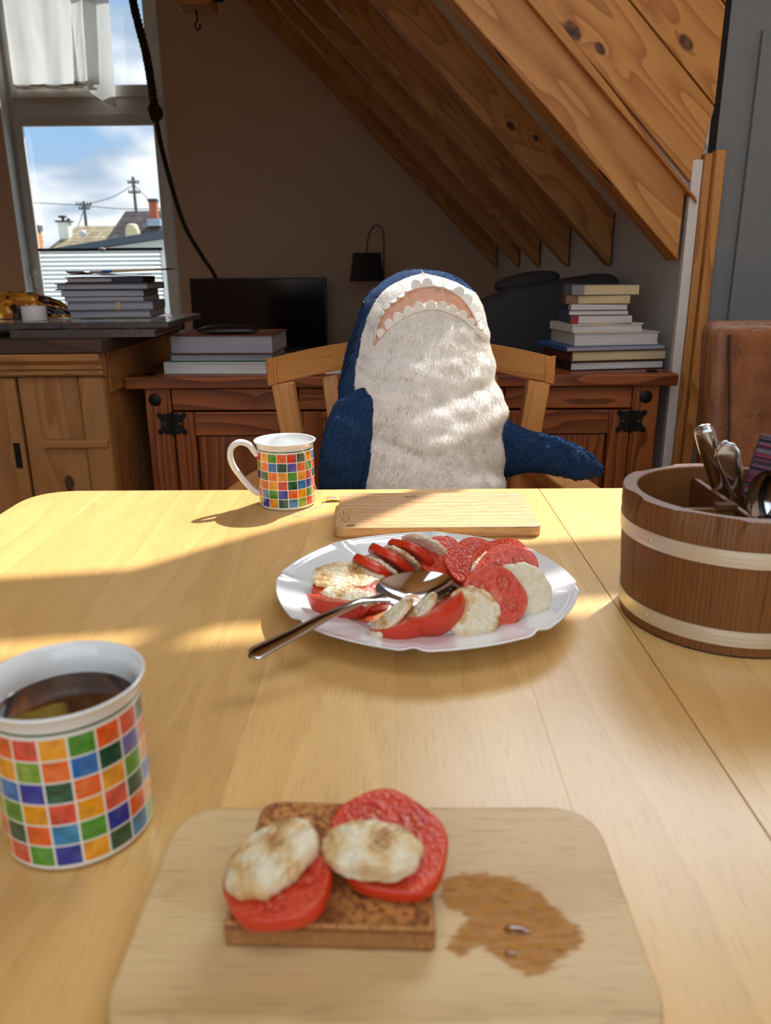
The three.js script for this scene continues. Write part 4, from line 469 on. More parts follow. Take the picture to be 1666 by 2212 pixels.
{ // tea with its bag
  const level = 0.0745, tm = new THREE.MeshPhysicalMaterial({ color: new THREE.Color(0.9, 0.8, 0.5), roughness: 0.02, ior: 1.33, transmission: 1, thickness: 0.05, attenuationColor: new THREE.Color(0.78, 0.58, 0.22), attenuationDistance: 0.05 });
  const tea = tag(obj('tea', lathe([[0, 0.0066], [0.026, 0.0066], [0.0325, 0.0082], [0.03505, 0.0125], [0.03535, level + 0.0006], [0.034, level], [0, level]], 64), tm), 'brown herbal tea filling the mug near the toast', 'tea'); tea.position.set(-0.186, TY, -0.381); for (const o of [tea, mugNear]) o.scale.setScalar(1.06);
  const bag = thing('tea_bag', 'pale soaked tea bag floating in the near mug', 'tea bag', [-0.2, TY + 0.0645, -0.37], 0.5); const b = gridGeo((u, v) => { const x = (u - 0.5) * 0.038, z = (v - 0.5) * 0.03, e = Math.min(u, 1 - u, v, 1 - v) * 4; return [x, 0.012 * Math.sqrt(clamp(e)) + 0.004 * x / 0.02 + 0.0015 * n2(u * 6, v * 6), z]; }, 24, 20), b2 = gridGeo((u, v) => { const x = (u - 0.5) * 0.038, z = (v - 0.5) * 0.03; return [x, 0.004 * x / 0.02 - 0.001, -z]; }, 8, 8); obj('paper', [b, b2], mat([170, 150, 74], 0.9), bag);
}
{ // string and tag of the far mug
  const s = thing('tea_bag_tag', 'yellow tea bag tag with string hanging out of the far mug', 'tea tag');
  obj('string', tube([[-0.128, 0.828, -1.006], [-0.130, 0.8415, -1.0], [-0.1265, 0.843, -0.9975], [-0.1215, 0.836, -0.9965], [-0.113, 0.805, -1.0], [-0.1055, 0.775, -1.012], [-0.101, 0.757, -1.028], [-0.099, 0.7515, -1.04]], 0.0004, 60, 5), mat([240, 238, 230], 0.8), s);
  obj('loose_string', tube([[-0.099, 0.7508, -1.04], [-0.098, 0.7508, -1.028], [-0.112, 0.7508, -1.01], [-0.135, 0.7508, -0.982], [-0.118, 0.7508, -0.972], [-0.094, 0.7508, -0.975], [-0.075, 0.7508, -0.985]], 0.0004, 60, 5), mat([240, 238, 230], 0.8), s);
  const t = canvasTex(256, 180, (c, w, h) => { c.fillStyle = '#e8cf3e'; c.fillRect(0, 0, w, h); c.fillStyle = '#b0202a'; c.beginPath(); c.ellipse(w / 2, h / 2, 80, 58, 0, 0, 7); c.fill(); c.strokeStyle = '#fff6e0'; c.lineWidth = 7; c.beginPath(); c.ellipse(w / 2, h / 2, 68, 46, 0, 0, 7); c.stroke(); c.lineWidth = 12; c.beginPath(); c.moveTo(92, 108); c.quadraticCurveTo(108, 60, 124, 104); c.quadraticCurveTo(140, 60, 164, 108); c.stroke(); });
  const g = gridGeo((u, v) => [-0.015 + 0.03 * u, 0.0006 + 0.003 * Math.sin(u * 3.1), 0.011 - 0.022 * v], 12, 6); const m = obj('tag', g, new THREE.MeshPhysicalMaterial({ map: t, roughness: 0.5, side: THREE.DoubleSide }), s); m.position.set(-0.0895, TY, -1.052); m.rotation.y = 0.15;
}
function roundedRect(w, d, r) { const s = new THREE.Shape(), x = w / 2, y = d / 2; s.moveTo(-x + r, -y); s.lineTo(x - r, -y); s.quadraticCurveTo(x, -y, x, -y + r); s.lineTo(x, y - r); s.quadraticCurveTo(x, y, x - r, y); s.lineTo(-x + r, y); s.quadraticCurveTo(-x, y, -x, y - r); s.lineTo(-x, -y + r); s.quadraticCurveTo(-x, -y, -x + r, -y); return s; }
{ // bamboo board behind the plate
  const b = thing('bamboo_board', 'small bamboo chopping board in front of the shark', 'board', [0.0515, TY, -0.9645], 0.012), sh = roundedRect(0.252, 0.152, 0.012); sh.holes.push(new THREE.Path().absellipse(-0.107, -0.066, 0.0055, 0.0055, 0, Math.PI * 2));
  const g = extrude(sh, 0.014, 0.0018); g.rotateX(-Math.PI / 2); woodUV(g, 'x'); obj('slab', g, woodMat(T.bamboo, { roughness: 0.45, bumpScale: 0.0002 }), b);
  // branded marks and knife scratches
  const ink = mat([112, 74, 40], 0.7); const flat = (shape, x, z, nm, m = ink, rot = 0) => { const q = new THREE.ShapeGeometry(shape, 16); q.rotateX(-Math.PI / 2); q.rotateY(rot); q.translate(x, 0.0143, z); obj(nm, q, m, b); };
  const ring = new THREE.Shape().absellipse(0, 0, 0.0038, 0.0056, 0, Math.PI * 2); ring.holes.push(new THREE.Path().absellipse(0, 0, 0.0028, 0.0044, 0, Math.PI * 2)); flat(ring, -0.025, -0.056, 'branded_mark'); for (const k of [-1, 0, 1]) flat(roundedRect(0.0012, 0.008, 0.0004), -0.034 + k * 0.0022, -0.055, 'branded_mark');
  const r = rng(31); const line = (n, x0, x1, z0, z1) => { const gs = []; for (let i = 0; i < n; i++) { const q = new THREE.PlaneGeometry(0.001, 0.0006 + 0.0026 * r()); q.rotateX(-Math.PI / 2); q.translate(lerp(x0, x1, Math.floor(r() * 4) / 3.2), 0.0143, lerp(z0, z1, r())); gs.push(q); } obj('branded_text', gs, ink, b); }; line(44, -0.1215, -0.109, -0.005, 0.055);
  const sc = []; for (let i = 0; i < 46; i++) { const L = 0.015 + 0.05 * r(), q = new THREE.PlaneGeometry(L, 0.0003); q.rotateX(-Math.PI / 2); q.rotateY((r() - 0.5) * 1.2 + (i % 3 === 0 ? 1.3 : 0)); q.translate((r() - 0.45) * 0.17, 0.0142, (r() - 0.5) * 0.1); sc.push(q); } const so = obj('knife_scratches', sc, mat([236, 206, 160], 0.6), b); so.userData.kind = 'stuff';
}
{ // breakfast board with the toast
  const b = thing('breakfast_board', 'pale wooden breakfast board with an oil stain under the toast', 'board', [-0.0055, TY, -0.3085], 0), g = extrude(roundedRect(0.242, 0.148, 0.03), 0.0105, 0.002); g.rotateX(-Math.PI / 2); woodUV(g, 'x'); obj('slab', g, woodMat(T.boardwood, { roughness: 0.5, bumpScale: 0.0002 }), b);
  const outline = new THREE.CatmullRomCurve3([[0.03, -0.016], [0.048, -0.021], [0.072, -0.014], [0.086, 0.006], [0.094, 0.02], [0.083, 0.03], [0.068, 0.041], [0.055, 0.034], [0.042, 0.024], [0.036, 0.03], [0.028, 0.026], [0.04, 0.008], [0.028, 0.0]].map(([px, pz]) => new THREE.Vector3(px, 0, pz)), true).getSpacedPoints(80);
  const SX = 0.02, SW = 0.084, SZ = -0.03, SD = 0.08, soak = (x, z) => { let c = false, dm = 1; for (let i = 0, j = outline.length - 1; i < outline.length; j = i++) { const p = outline[i], q = outline[j]; if ((p.z > z) !== (q.z > z) && x < (q.x - p.x) * (z - p.z) / (q.z - p.z) + p.x) c = !c; dm = Math.min(dm, Math.hypot(p.x - x, p.z - z)); } return c ? dm : -dm; };
  const stainAlpha = pixTex(256, 256, (u, v) => { const x = SX + u * SW, z = SZ + (1 - v) * SD, d = soak(x + 0.004 * fbm2(x * 40, z * 260, 3), z + 0.003 * fbm2(x * 90 + 5, z * 200, 3)), g = 255 * 0.72 * sstep(-0.0022, 0.0028, d) * (0.82 + 0.35 * fbm2(x * 60, z * 240, 3)); return [g, g, g]; }, false, THREE.ClampToEdgeWrapping);
  const st = pixTex(512, 512, (u, v) => { const k = fbm2(u * 3, v * 20, 4), d = sstep(0.2, 0.5, fbm2(u * 9 + 4, v * 22, 3)); return mix3(mix3([184, 116, 30], [206, 140, 46], clamp(0.5 + k)), [128, 70, 18], d * 0.6); });
  const sp = new THREE.PlaneGeometry(SW, SD); sp.rotateX(-Math.PI / 2); sp.translate(SX + SW / 2, 0.0107, SZ + SD / 2); obj('oil_stain', sp, new THREE.MeshPhysicalMaterial({ map: st, alphaMap: stainAlpha, roughness: 0.75, specularIntensity: 0.3, transparent: true }), b).userData.label = 'golden brown oil soaked into the wood';
  for (const [x, z, r0] of [[0.062, 0.0155, 0.004], [0.066, 0.017, 0.0025], [0.058, 0.029, 0.0022]]) { const d = new THREE.SphereGeometry(r0, 20, 8, 0, 6.3, 0, 1.57); d.scale(1.4, 0.25, 0.8); d.translate(x, 0.0107, z); obj('oil_drop', d, new THREE.MeshPhysicalMaterial({ color: new THREE.Color(0.8, 0.5, 0.15), roughness: 0.03, transmission: 0.9, thickness: 0.002 }), b); }
}
{ // toast
  const t = thing('toast_slice', 'browned slice of toast with tomato and mozzarella on it', 'toast', [-0.030, TY + 0.0106, -0.3245], -0.03);
  const tt = pixTex(512, 512, (u, v) => { const k = fbm2(u * 26, v * 26, 5), f = n2(u * 110, v * 110), b = sstep(-0.35, 0.45, fbm2(u * 3 + 2, v * 3, 3) + 0.25 * k); let c = mix3([202, 138, 70], [140, 80, 34], b); c = mix3(c, [82, 44, 18], sstep(0.0, 0.55, k + 0.35 * f) * 0.75); return c; }), tb = pixTex(256, 256, (u, v) => { const g = 140 + 70 * fbm2(u * 20, v * 20, 3) - 90 * sstep(0.35, 0.6, n2(u * 40, v * 40)); return [g, g, g]; }, false);
  const side = pixTex(512, 64, (u, v) => { const k = n2(u * 60, v * 6), b = sstep(0.25, 0.02, v) + sstep(0.62, 0.98, v); return mix3(mix3([196, 140, 78], [132, 74, 32], clamp(b + 0.3 * k)), [96, 52, 22], sstep(0.4, 0.7, n2(u * 90, v * 14)) * 0.5); }, true);
  const sh = new THREE.Shape(); sh.moveTo(-0.047, -0.043); sh.lineTo(0.047, -0.043); sh.quadraticCurveTo(0.0495, -0.043, 0.049, -0.04); sh.lineTo(0.047, 0.03); sh.quadraticCurveTo(0.05, 0.043, 0.036, 0.044); sh.lineTo(-0.034, 0.0455); sh.quadraticCurveTo(-0.049, 0.045, -0.047, 0.03); sh.lineTo(-0.049, -0.04); sh.quadraticCurveTo(-0.0495, -0.043, -0.047, -0.043);
  const g = new THREE.ExtrudeGeometry(sh, { depth: 0.009, bevelEnabled: true, bevelSize: 0.0022, bevelThickness: 0.0022, bevelOffset: -0.0022, bevelSegments: 3, steps: 3, curveSegments: 10 }); g.rotateX(-Math.PI / 2); g.translate(0, 0.0022, 0);
  { const p = g.attributes.position, n = g.attributes.normal, uv = g.attributes.uv; for (let i = 0; i < p.count; i++) { if (n.getY(i) > 0.5) p.setY(i, p.getY(i) + 0.0006 * n2(p.getX(i) * 120, p.getZ(i) * 120)); uv.setXY(i, p.getX(i) * 6, p.getZ(i) * 6); if (Math.abs(n.getY(i)) < 0.5) uv.setXY(i, (p.getX(i) + p.getZ(i)) * 6, p.getY(i) / 0.0135); } }
  obj('bread', g, [new THREE.MeshPhysicalMaterial({ map: tt, bumpMap: tb, bumpScale: 0.0012, roughness: 0.85 }), new THREE.MeshPhysicalMaterial({ map: side, bumpMap: tb, bumpScale: 0.001, roughness: 0.85 })], t);
}
// ---- tomato and mozzarella slices
const tomTex = [0, 1].map((s) => canvasTex(512, 512, (c, w) => {
  const r = rng(50 + s), C = w / 2; c.fillStyle = '#d8401e'; c.fillRect(0, 0, w, w); const n = s ? 4 : 5;
  c.fillStyle = '#e2552e'; c.beginPath(); c.arc(C, C, 236, 0, 7); c.fill(); c.fillStyle = '#d84426'; c.beginPath(); c.arc(C, C, 214, 0, 7); c.fill();
  for (let i = 0; i < 60; i++) { c.globalAlpha = 0.12; c.fillStyle = r() > 0.5 ? '#e87a5c' : '#b82a14'; c.beginPath(); c.ellipse(r() * w, r() * w, 10 + r() * 40, 6 + r() * 20, r() * 3, 0, 7); c.fill(); } c.globalAlpha = 1;
  for (let k = 0; k < n; k++) { c.save(); c.translate(C, C); c.rotate(k / n * 6.283 + 0.3 * r()); c.fillStyle = '#c42e18'; c.beginPath(); c.moveTo(70, 0); c.bezierCurveTo(80, -70, 170, -84, 184, -20); c.bezierCurveTo(190, 40, 120, 78, 70, 0); c.fill(); c.fillStyle = '#d4481c'; c.globalAlpha = 0.6; c.beginPath(); c.ellipse(130, -6, 44, 34, 0.2, 0, 7); c.fill(); c.globalAlpha = 1; for (let i = 0; i < 6; i++) { const a = r() * 6.28, d = 10 + r() * 36; c.fillStyle = '#d98a52'; c.beginPath(); c.ellipse(128 + Math.cos(a) * d, -4 + Math.sin(a) * d, 8, 4.5, r() * 3, 0, 7); c.fill(); c.fillStyle = '#e6b07a'; c.beginPath(); c.ellipse(126 + Math.cos(a) * d, -6 + Math.sin(a) * d, 4, 2, r() * 3, 0, 7); c.fill(); } c.restore(); }
  c.fillStyle = '#e06a4e'; c.beginPath(); c.arc(C, C, 52, 0, 7); c.fill(); c.fillStyle = '#e2806a'; c.beginPath(); c.ellipse(C, C, 24, 16, 0.4, 0, 7); c.fill();
}));
const wetBump = noiseBump(14, 14, 33), fleshMat = tomTex.map((t) => new THREE.MeshPhysicalMaterial({ map: t, bumpMap: wetBump, bumpScale: 0.0008, roughness: 0.28, clearcoat: 0.25, clearcoatRoughness: 0.1 })), skinMat = mat([212, 56, 22], 0.3, { clearcoat: 0.2, clearcoatRoughness: 0.1 });
function tomGeo(R, th, arc, seed) {
  const A0 = -arc / 2, full = arc > 6.2, out = (a) => R * (1 + 0.035 * Math.cos(a * 5 + seed) + 0.03 * Math.cos(a * 2 + seed * 2)), face = (s) => gridGeo((u, v) => { const a = A0 + arc * (s > 0 ? u : 1 - u), r = out(a) * v * 0.985; return [r * Math.cos(a), s * th / 2 * (1 - 0.1 * v * v) + 0.0006 * n2(r * Math.cos(a) * 150 + seed, r * Math.sin(a) * 150), -r * Math.sin(a)]; }, 48, 14, (u, v, p) => [0.5 + p[0] / R * 0.46, 0.5 + p[2] / R * 0.46]);
  const fl = [face(1), face(-1)]; if (!full) for (const a of [A0, A0 + arc]) fl.push(gridGeo((u, v) => { const r = out(a) * u * 0.985, k = a === A0 ? v : 1 - v; return [r * Math.cos(a), (k - 0.5) * th * 0.96, -r * Math.sin(a)]; }, 10, 3, (u, v) => [0.5 + 0.03 * u, 0.93 + 0.01 * v]));
  const skin = gridGeo((u, v) => { const a = A0 + arc * u, b = (v - 0.5) * Math.PI, r = out(a) * (0.972 + 0.045 * Math.cos(b)); return [r * Math.cos(a), Math.sin(b) * th * 0.46, -r * Math.sin(a)]; }, 48, 8, (u, v) => [u * 3, v]); return [fl, skin];
}
const orient = (o, tilt, az, spin) => { const n = new THREE.Vector3(Math.sin(tilt) * Math.cos(az), Math.cos(tilt), Math.sin(tilt) * Math.sin(az)); o.quaternion.setFromUnitVectors(new THREE.Vector3(0, 1, 0), n).multiply(new THREE.Quaternion().setFromAxisAngle(new THREE.Vector3(0, 1, 0), spin)); };
const D = Math.PI / 180;
function tomato(label, [x, y, z], R, th, tilt, az, spin = 0, arc = 360, group = 'tomato slices on the plate', sx = 1) { const t = thing('tomato_slice', label, 'tomato', [x, y, z], 0, group), seed = Math.abs(x * 97 + z * 61), [fl, sk] = tomGeo(R, th, arc * D, seed); const k = Math.floor(seed * 7) % 2; obj('flesh', fl, fleshMat[k], t); obj('skin', sk, skinMat, t); orient(t, tilt * D, az * D, spin * D); t.scale.x = sx; return t; }
// a wedge cut from a tomato: curved skin and two flat cut faces meeting at the core
function wedge(label, [x, y, z], R, axis, skinDir, deg) {
  const t = thing('tomato_wedge', label, 'tomato', [x, y, z], 0, 'tomato wedges on the plate'), h = deg * D / 2, P = (th, ph, k = 1) => [R * k * 0.86 * Math.sin(th) * Math.cos(ph) - R * 0.45, R * Math.cos(th) * (0.9 + 0.1 * k), R * k * 0.86 * Math.sin(th) * Math.sin(ph)];
  obj('skin', gridGeo((u, v) => P(v * Math.PI, lerp(h, -h, u)), 16, 28), skinMat, t); const face = (s) => gridGeo((u, v) => { const q = P(v * Math.PI, s * h, s > 0 ? u : 1 - u); return [q[0], lerp(R * Math.cos(v * Math.PI), q[1], 1), q[2]]; }, 12, 28, (u, v, p) => [0.5 + p[0] / R * 0.4, 0.5 + p[1] / R * 0.46]); obj('flesh', [face(1), face(-1)], fleshMat[0], t);
  const Y = new THREE.Vector3(...axis).normalize(), X = new THREE.Vector3(...skinDir); X.addScaledVector(Y, -X.dot(Y)).normalize(); t.quaternion.setFromRotationMatrix(new THREE.Matrix4().makeBasis(X, Y, new THREE.Vector3().crossVectors(X, Y))); return t;
}
const mozTex = [0, 1, 2].map((s) => pixTex(256, 256, (u, v) => { const f = fbm2(u * 6 + s * 5, v * 6, 4), lay = 0.5 + 0.5 * Math.sin(v * 26 + 4 * f); let c = mix3([246, 236, 206], [234, 218, 176], clamp(0.4 * lay + 0.3 * f + 0.2)); if (s) { const q = fbm2(u * 1.7 + s * 9.4, v * 1.7 + 1, 4), k = sstep(s === 1 ? -0.05 : -0.3, 0.35, q); c = mix3(c, [222, 176, 104], k * 0.8); c = mix3(c, [150, 92, 40], sstep(0.2, 0.6, q + 0.12 * n2(u * 20, v * 20)) * 0.65); } return c; }, true)), mozBump = noiseBump(10, 22, 44);
const mozMat = mozTex.map((t, i) => new THREE.MeshPhysicalMaterial({ map: t, bumpMap: mozBump, bumpScale: 0.0012, roughness: i ? 0.3 : 0.4, clearcoat: 0.35, clearcoatRoughness: 0.2 }));
function mozzarella(label, [x, y, z], R, th, tilt, az, spin = 0, k = 0, sx = 1, sz = 1, group = 'mozzarella slices on the plate', flat = 0) {
  const seed = Math.abs(x * 71 + z * 43), g = gridGeo((u, v) => { const a = u * Math.PI * 2, b = (v - 0.5) * Math.PI, cb = Math.sign(Math.cos(b)) * Math.abs(Math.cos(b)) ** 0.5, sb = Math.sign(Math.sin(b)) * Math.abs(Math.sin(b)) ** 0.75, r = R * cb * (1 + 0.05 * n2(Math.cos(a) * 1.6 + seed, Math.sin(a) * 1.6) + 0.025 * n2(Math.cos(a) * 5 + seed, Math.sin(a) * 5 + v)); let zz = -r * Math.sin(a) * sz; if (flat) zz = Math.min(zz, R * flat + 0.001 * n2(r * 300, v * 5)); return [r * Math.cos(a) * sx, th / 2 * sb + 0.0009 * n2(r * Math.cos(a) * 140 + seed, r * Math.sin(a) * 140), zz]; }, 56, 28, (u, v, p) => [0.5 + p[0] / R * 0.4, 0.5 + p[2] / R * 0.4]);
  const m = tag(obj('mozzarella_slice', mergeVertices(g), mozMat[k]), label, 'mozzarella', group); m.position.set(x, y, z); orient(m, tilt * D, az * D, spin * D); return m;
}
{ // on the toast
  const g = 'toppings on the toast', gm = g, y = 0.7745;
  tomato('large juicy tomato slice lying over the far right corner of the toast', [-0.0038, y + 0.0095, -0.3245], 0.0285, 0.0085, 10, 95, 30, 360, g, 1.0).scale.z = 1.14;
  tomato('half covered tomato slice at the left edge of the toast', [-0.0565, y + 0.0068, -0.2985], 0.0255, 0.0085, 8, 130, 80, 360, g, 0.9);
  mozzarella('brown stained mozzarella piece on the left of the toast', [-0.0595, y + 0.0175, -0.305], 0.0205, 0.015, 14, 150, 38, 2, 1.18, 0.86, gm, 0.8);
  mozzarella('brown stained oval mozzarella piece on the large tomato slice', [-0.0118, y + 0.0205, -0.3065], 0.0245, 0.015, 12, 95, -6, 2, 1.0, 0.62, gm, 0.5);
}
{ // plate
  const p = thing('scalloped_plate', 'white porcelain plate with a scalloped rim holding the salad', 'plate', [0.029, TY, -0.6905]), prof = [[0, 0.0085], [0.04, 0.0085], [0.078, 0.0088], [0.086, 0.0105], [0.093, 0.0145], [0.1, 0.0165], [0.12, 0.0205], [0.133, 0.0232], [0.1365, 0.0245], [0.139, 0.0252], [0.141, 0.0262], [0.1425, 0.0262], [0.1428, 0.0252], [0.14, 0.0232], [0.12, 0.017], [0.1, 0.0128], [0.088, 0.0072], [0.08, 0.0028], [0.077, 0], [0.073, 0], [0.071, 0.0035], [0, 0.0035]], t0 = -6 * D;
  const scal = (th) => { let d = ((th - t0) / D) % 45; if (d > 22.5) d -= 45; if (d < -22.5) d += 45; return [0.006 * Math.cos(d * 8 * D) - 0.016 * Math.exp(-((d / 1.8) ** 2)) + 0.006 * Math.exp(-(((Math.abs(d) - 5) / 2) ** 2)), 0.0016 * Math.exp(-((d / 3.2) ** 2))]; };
  obj('dish', gridGeo((u, v) => { const f = v * (prof.length - 1), i = Math.min(prof.length - 2, Math.floor(f)), k = f - i, r = lerp(prof[i][0], prof[i + 1][0], k), y = lerp(prof[i][1], prof[i + 1][1], k), th = u * Math.PI * 2, [s, e] = scal(th), w = clamp((r - 0.092) / 0.05), rr = r * (1 + s * w); return [rr * Math.cos(th), y + e * w * w, -rr * Math.sin(th)]; }, 360, (prof.length - 1) * 2), porcelain, p);
  // juice and oil in the well, the red one also a painted reflection
  const puddle = (pts, seed, m, y, nm) => { const c = new THREE.CatmullRomCurve3(pts.map(([a, b]) => new THREE.Vector3(a, 0, b)), true).getSpacedPoints(90).map((q, i) => new THREE.Vector2(q.x + 0.002 * n2(i * 0.4, seed), -(q.z + 0.002 * n2(i * 0.4, seed + 5)))), g = new THREE.ExtrudeGeometry(new THREE.Shape(c), { depth: 0.0003, bevelEnabled: true, bevelSize: 0.0012, bevelThickness: 0.0004, bevelSegments: 3 }); g.rotateX(-Math.PI / 2); g.translate(0, y, 0); return tag(obj(nm, g, m), nm === 'balsamic_puddle' ? 'dark balsamic vinegar pooled in the middle of the plate' : 'orange oil and tomato juice on the plate', 'dressing'); };
  puddle([[0.0, 0.055], [-0.03, 0.065], [-0.055, 0.05], [-0.05, 0.035], [-0.02, 0.04]], 1, new THREE.MeshPhysicalMaterial({ color: new THREE.Color(0.85, 0.35, 0.06), roughness: 0.05, transparent: true, opacity: 0.6, clearcoat: 1 }), 0.0089, 'oil_puddle').position.set(0.029, TY, -0.6905);
  puddle([[-0.03, 0.02], [-0.035, -0.01], [0.0, -0.03], [0.035, -0.02], [0.05, 0.01], [0.03, 0.05], [0.0, 0.06], [-0.02, 0.045]], 2, new THREE.MeshPhysicalMaterial({ color: new THREE.Color(0.09, 0.016, 0.008), roughness: 0.05, transparent: true, opacity: 0.85, clearcoat: 1 }), 0.0092, 'balsamic_puddle').position.set(0.029, TY, -0.6905);
  puddle([[-0.07, 0.02], [-0.085, 0.035], [-0.075, 0.055], [-0.055, 0.058], [-0.05, 0.03]], 3, new THREE.MeshPhysicalMaterial({ color: new THREE.Color(0.8, 0.1, 0.04), roughness: 0.05, transparent: true, opacity: 0.5, clearcoat: 1 }), 0.0094, 'oil_puddle').position.set(0.029, TY, -0.6905); scene.children.at(-1).userData.label = 'thin red tomato juice with a painted glaze reflection at the left of the plate';  // red colour also stands for a reflection in the glaze
  const y = TY + 0.0095;
  tomato('thick tomato piece under the balsamic cheese at the left of the plate', [-0.056, y + 0.009, -0.684], 0.022, 0.013, 8, 60, 10); tomato('thick tomato piece between cheese topping and spoon bowl', [-0.026, y + 0.009, -0.672], 0.022, 0.012, 14, 60, 50);
  mozzarella('mozzarella sheet soaked in balsamic at the left of the plate', [-0.045, y + 0.021, -0.694], 0.032, 0.008, 14, 75, 15, 2, 1.15, 0.7);
  tomato('slanting tomato slice beside the balsamic cheese', [-0.022, y + 0.0185, -0.716], 0.024, 0.0085, 42, -40, 20); mozzarella('small mozzarella slice wedged between slanting tomatoes', [-0.012, y + 0.0175, -0.722], 0.021, 0.007, 45, -40, 0, 0); tomato('slanting tomato slice above the spoon bowl', [-0.004, y + 0.022, -0.729], 0.0255, 0.0085, 45, -42, 70);
  mozzarella('yellowish mozzarella slice standing between tomato slices', [0.008, y + 0.022, -0.735], 0.022, 0.007, 48, -45, 0, 1); tomato('red tomato slice next to the tall mozzarella slice', [0.0155, y + 0.0225, -0.742], 0.026, 0.008, 50, -52, 120); mozzarella('tall mozzarella slice at the far rim side of the salad', [0.031, y + 0.025, -0.752], 0.027, 0.0075, 55, -60, 0, 0);
  tomato('juicy tomato slice facing up behind the spoon bowl', [0.0485, y + 0.02, -0.742], 0.027, 0.0085, 32, 70, 40); tomato('wide dark red tomato slice with wet pulp', [0.080, y + 0.021, -0.728], 0.0305, 0.0085, 26, 100, 10); mozzarella('mozzarella slice mostly hidden under wet tomato pulp', [0.098, y + 0.019, -0.716], 0.031, 0.008, 32, 112, 0, 1); tomato('wet tomato slice sparkling at the far right of the salad', [0.106, y + 0.0245, -0.712], 0.031, 0.008, 34, 112, 80);
  mozzarella('cream mozzarella slice below the orange tomato slice', [0.1, y + 0.022, -0.690], 0.029, 0.0075, 42, 108, 0, 0); tomato('orange red tomato slice standing behind the big right slice', [0.106, y + 0.0265, -0.682], 0.030, 0.008, 46, 100, 30);
  mozzarella('large round mozzarella slice at the right rim of the salad', [0.113, y + 0.0225, -0.647], 0.028, 0.0085, 52, 92, 0, 0); tomato('big tomato slice leaning between two mozzarella slices', [0.087, y + 0.0255, -0.629], 0.0285, 0.0095, 54, 84, 55); mozzarella('round mozzarella slice with brown drizzle at the near rim', [0.0655, y + 0.02, -0.607], 0.0245, 0.009, 50, 86, 0, 1);
  wedge('tomato wedge with its skin towards the near rim', [0.037, y + 0.0225, -0.5985], 0.0295, [0.86, 0.42, -0.28], [0.25, -0.25, 1], 66); mozzarella('mozzarella strip on the tomato wedge at the near rim', [0.021, y + 0.0225, -0.6055], 0.0185, 0.008, 40, 170, 30, 1, 1.2, 0.55);
  wedge('small tomato wedge beside the spoon neck', [0.006, y + 0.0145, -0.5905], 0.0265, [0.95, 0.22, -0.2], [0.15, -0.3, 1], 60); mozzarella('torn mozzarella strip on the small tomato wedge', [-0.004, y + 0.0205, -0.597], 0.022, 0.007, 34, 165, 30, 1, 1.25, 0.5);
  wedge('boat shaped tomato wedge above the spoon handle', [-0.048, y + 0.0135, -0.64], 0.031, [0.97, -0.12, -0.2], [0.1, -0.35, 1], 56); mozzarella('mozzarella piece on the boat shaped tomato', [-0.041, y + 0.0195, -0.6465], 0.023, 0.007, 16, 75, -10, 1, 1.15, 0.5);
}
{ // serving spoon
  const s = thing('serving_spoon', 'steel serving spoon lying across the salad plate', 'spoon', [-0.013, TY + 0.0395, -0.6175]), L = 0.083, W = 0.0255;
  const bowl = (o) => gridGeo((u, v) => { const a = u * Math.PI * 2, r = v, cx = Math.cos(a), px = L / 2 + L / 2 * r * cx, wz = W * r * Math.sin(a) * (1 - 0.12 * cx), dep = -0.0115 * (1 - r * r) + 0.001 * cx * cx * r; return [px, dep + (o ? -0.0012 : 0), wz]; }, 64, 18), rim = gridGeo((u, v) => { const a = u * Math.PI * 2, cx = Math.cos(a); return [L / 2 + L / 2 * cx, 0.001 * cx * cx - 0.0012 * v, W * Math.sin(a) * (1 - 0.12 * cx)]; }, 64, 1);
  obj('bowl', [bowl(0), bowl(1), rim], mat([196, 198, 200], 0.07, { metalness: 1, side: THREE.DoubleSide }), s);
  const path = new THREE.CatmullRomCurve3([[0.006, -0.0008, 0], [-0.004, 0.0006, 0], [-0.02, 0.003, 0], [-0.05, 0.0, 0], [-0.09, -0.009, 0], [-0.128, -0.017, 0]].map((p) => new THREE.Vector3(...p)));
  obj('handle', gridGeo((u, v) => { const p = path.getPointAt(u), a = v * Math.PI * 2, w = u < 0.12 ? lerp(0.0075, 0.0036, u / 0.12) : lerp(0.0036, 0.0082, Math.pow((u - 0.12) / 0.88, 1.2)) * (u > 0.96 ? Math.sqrt(clamp((1 - u) / 0.04)) * 0.8 + 0.2 : 1), t = 0.0016; return [p.x, p.y + t * Math.sign(Math.sin(a)) * Math.abs(Math.sin(a)) ** 0.6, w * Math.cos(a)]; }, 60, 20), mat([196, 198, 200], 0.1, { metalness: 1 }), s);
  const film = new THREE.SphereGeometry(1, 24, 10, 0, 6.3, 0, 1.57); film.scale(0.012, 0.0006, 0.009); film.translate(0.036, -0.0108, 0.002); obj('dressing_drop', film, new THREE.MeshPhysicalMaterial({ color: new THREE.Color(0.7, 0.25, 0.03), roughness: 0.08, transparent: true, opacity: 0.85 }), s);
  s.rotation.set(0, 40 * D, 0); s.rotation.order = 'YXZ'; s.rotation.z = -0.03; s.rotation.x = 0.22;
}
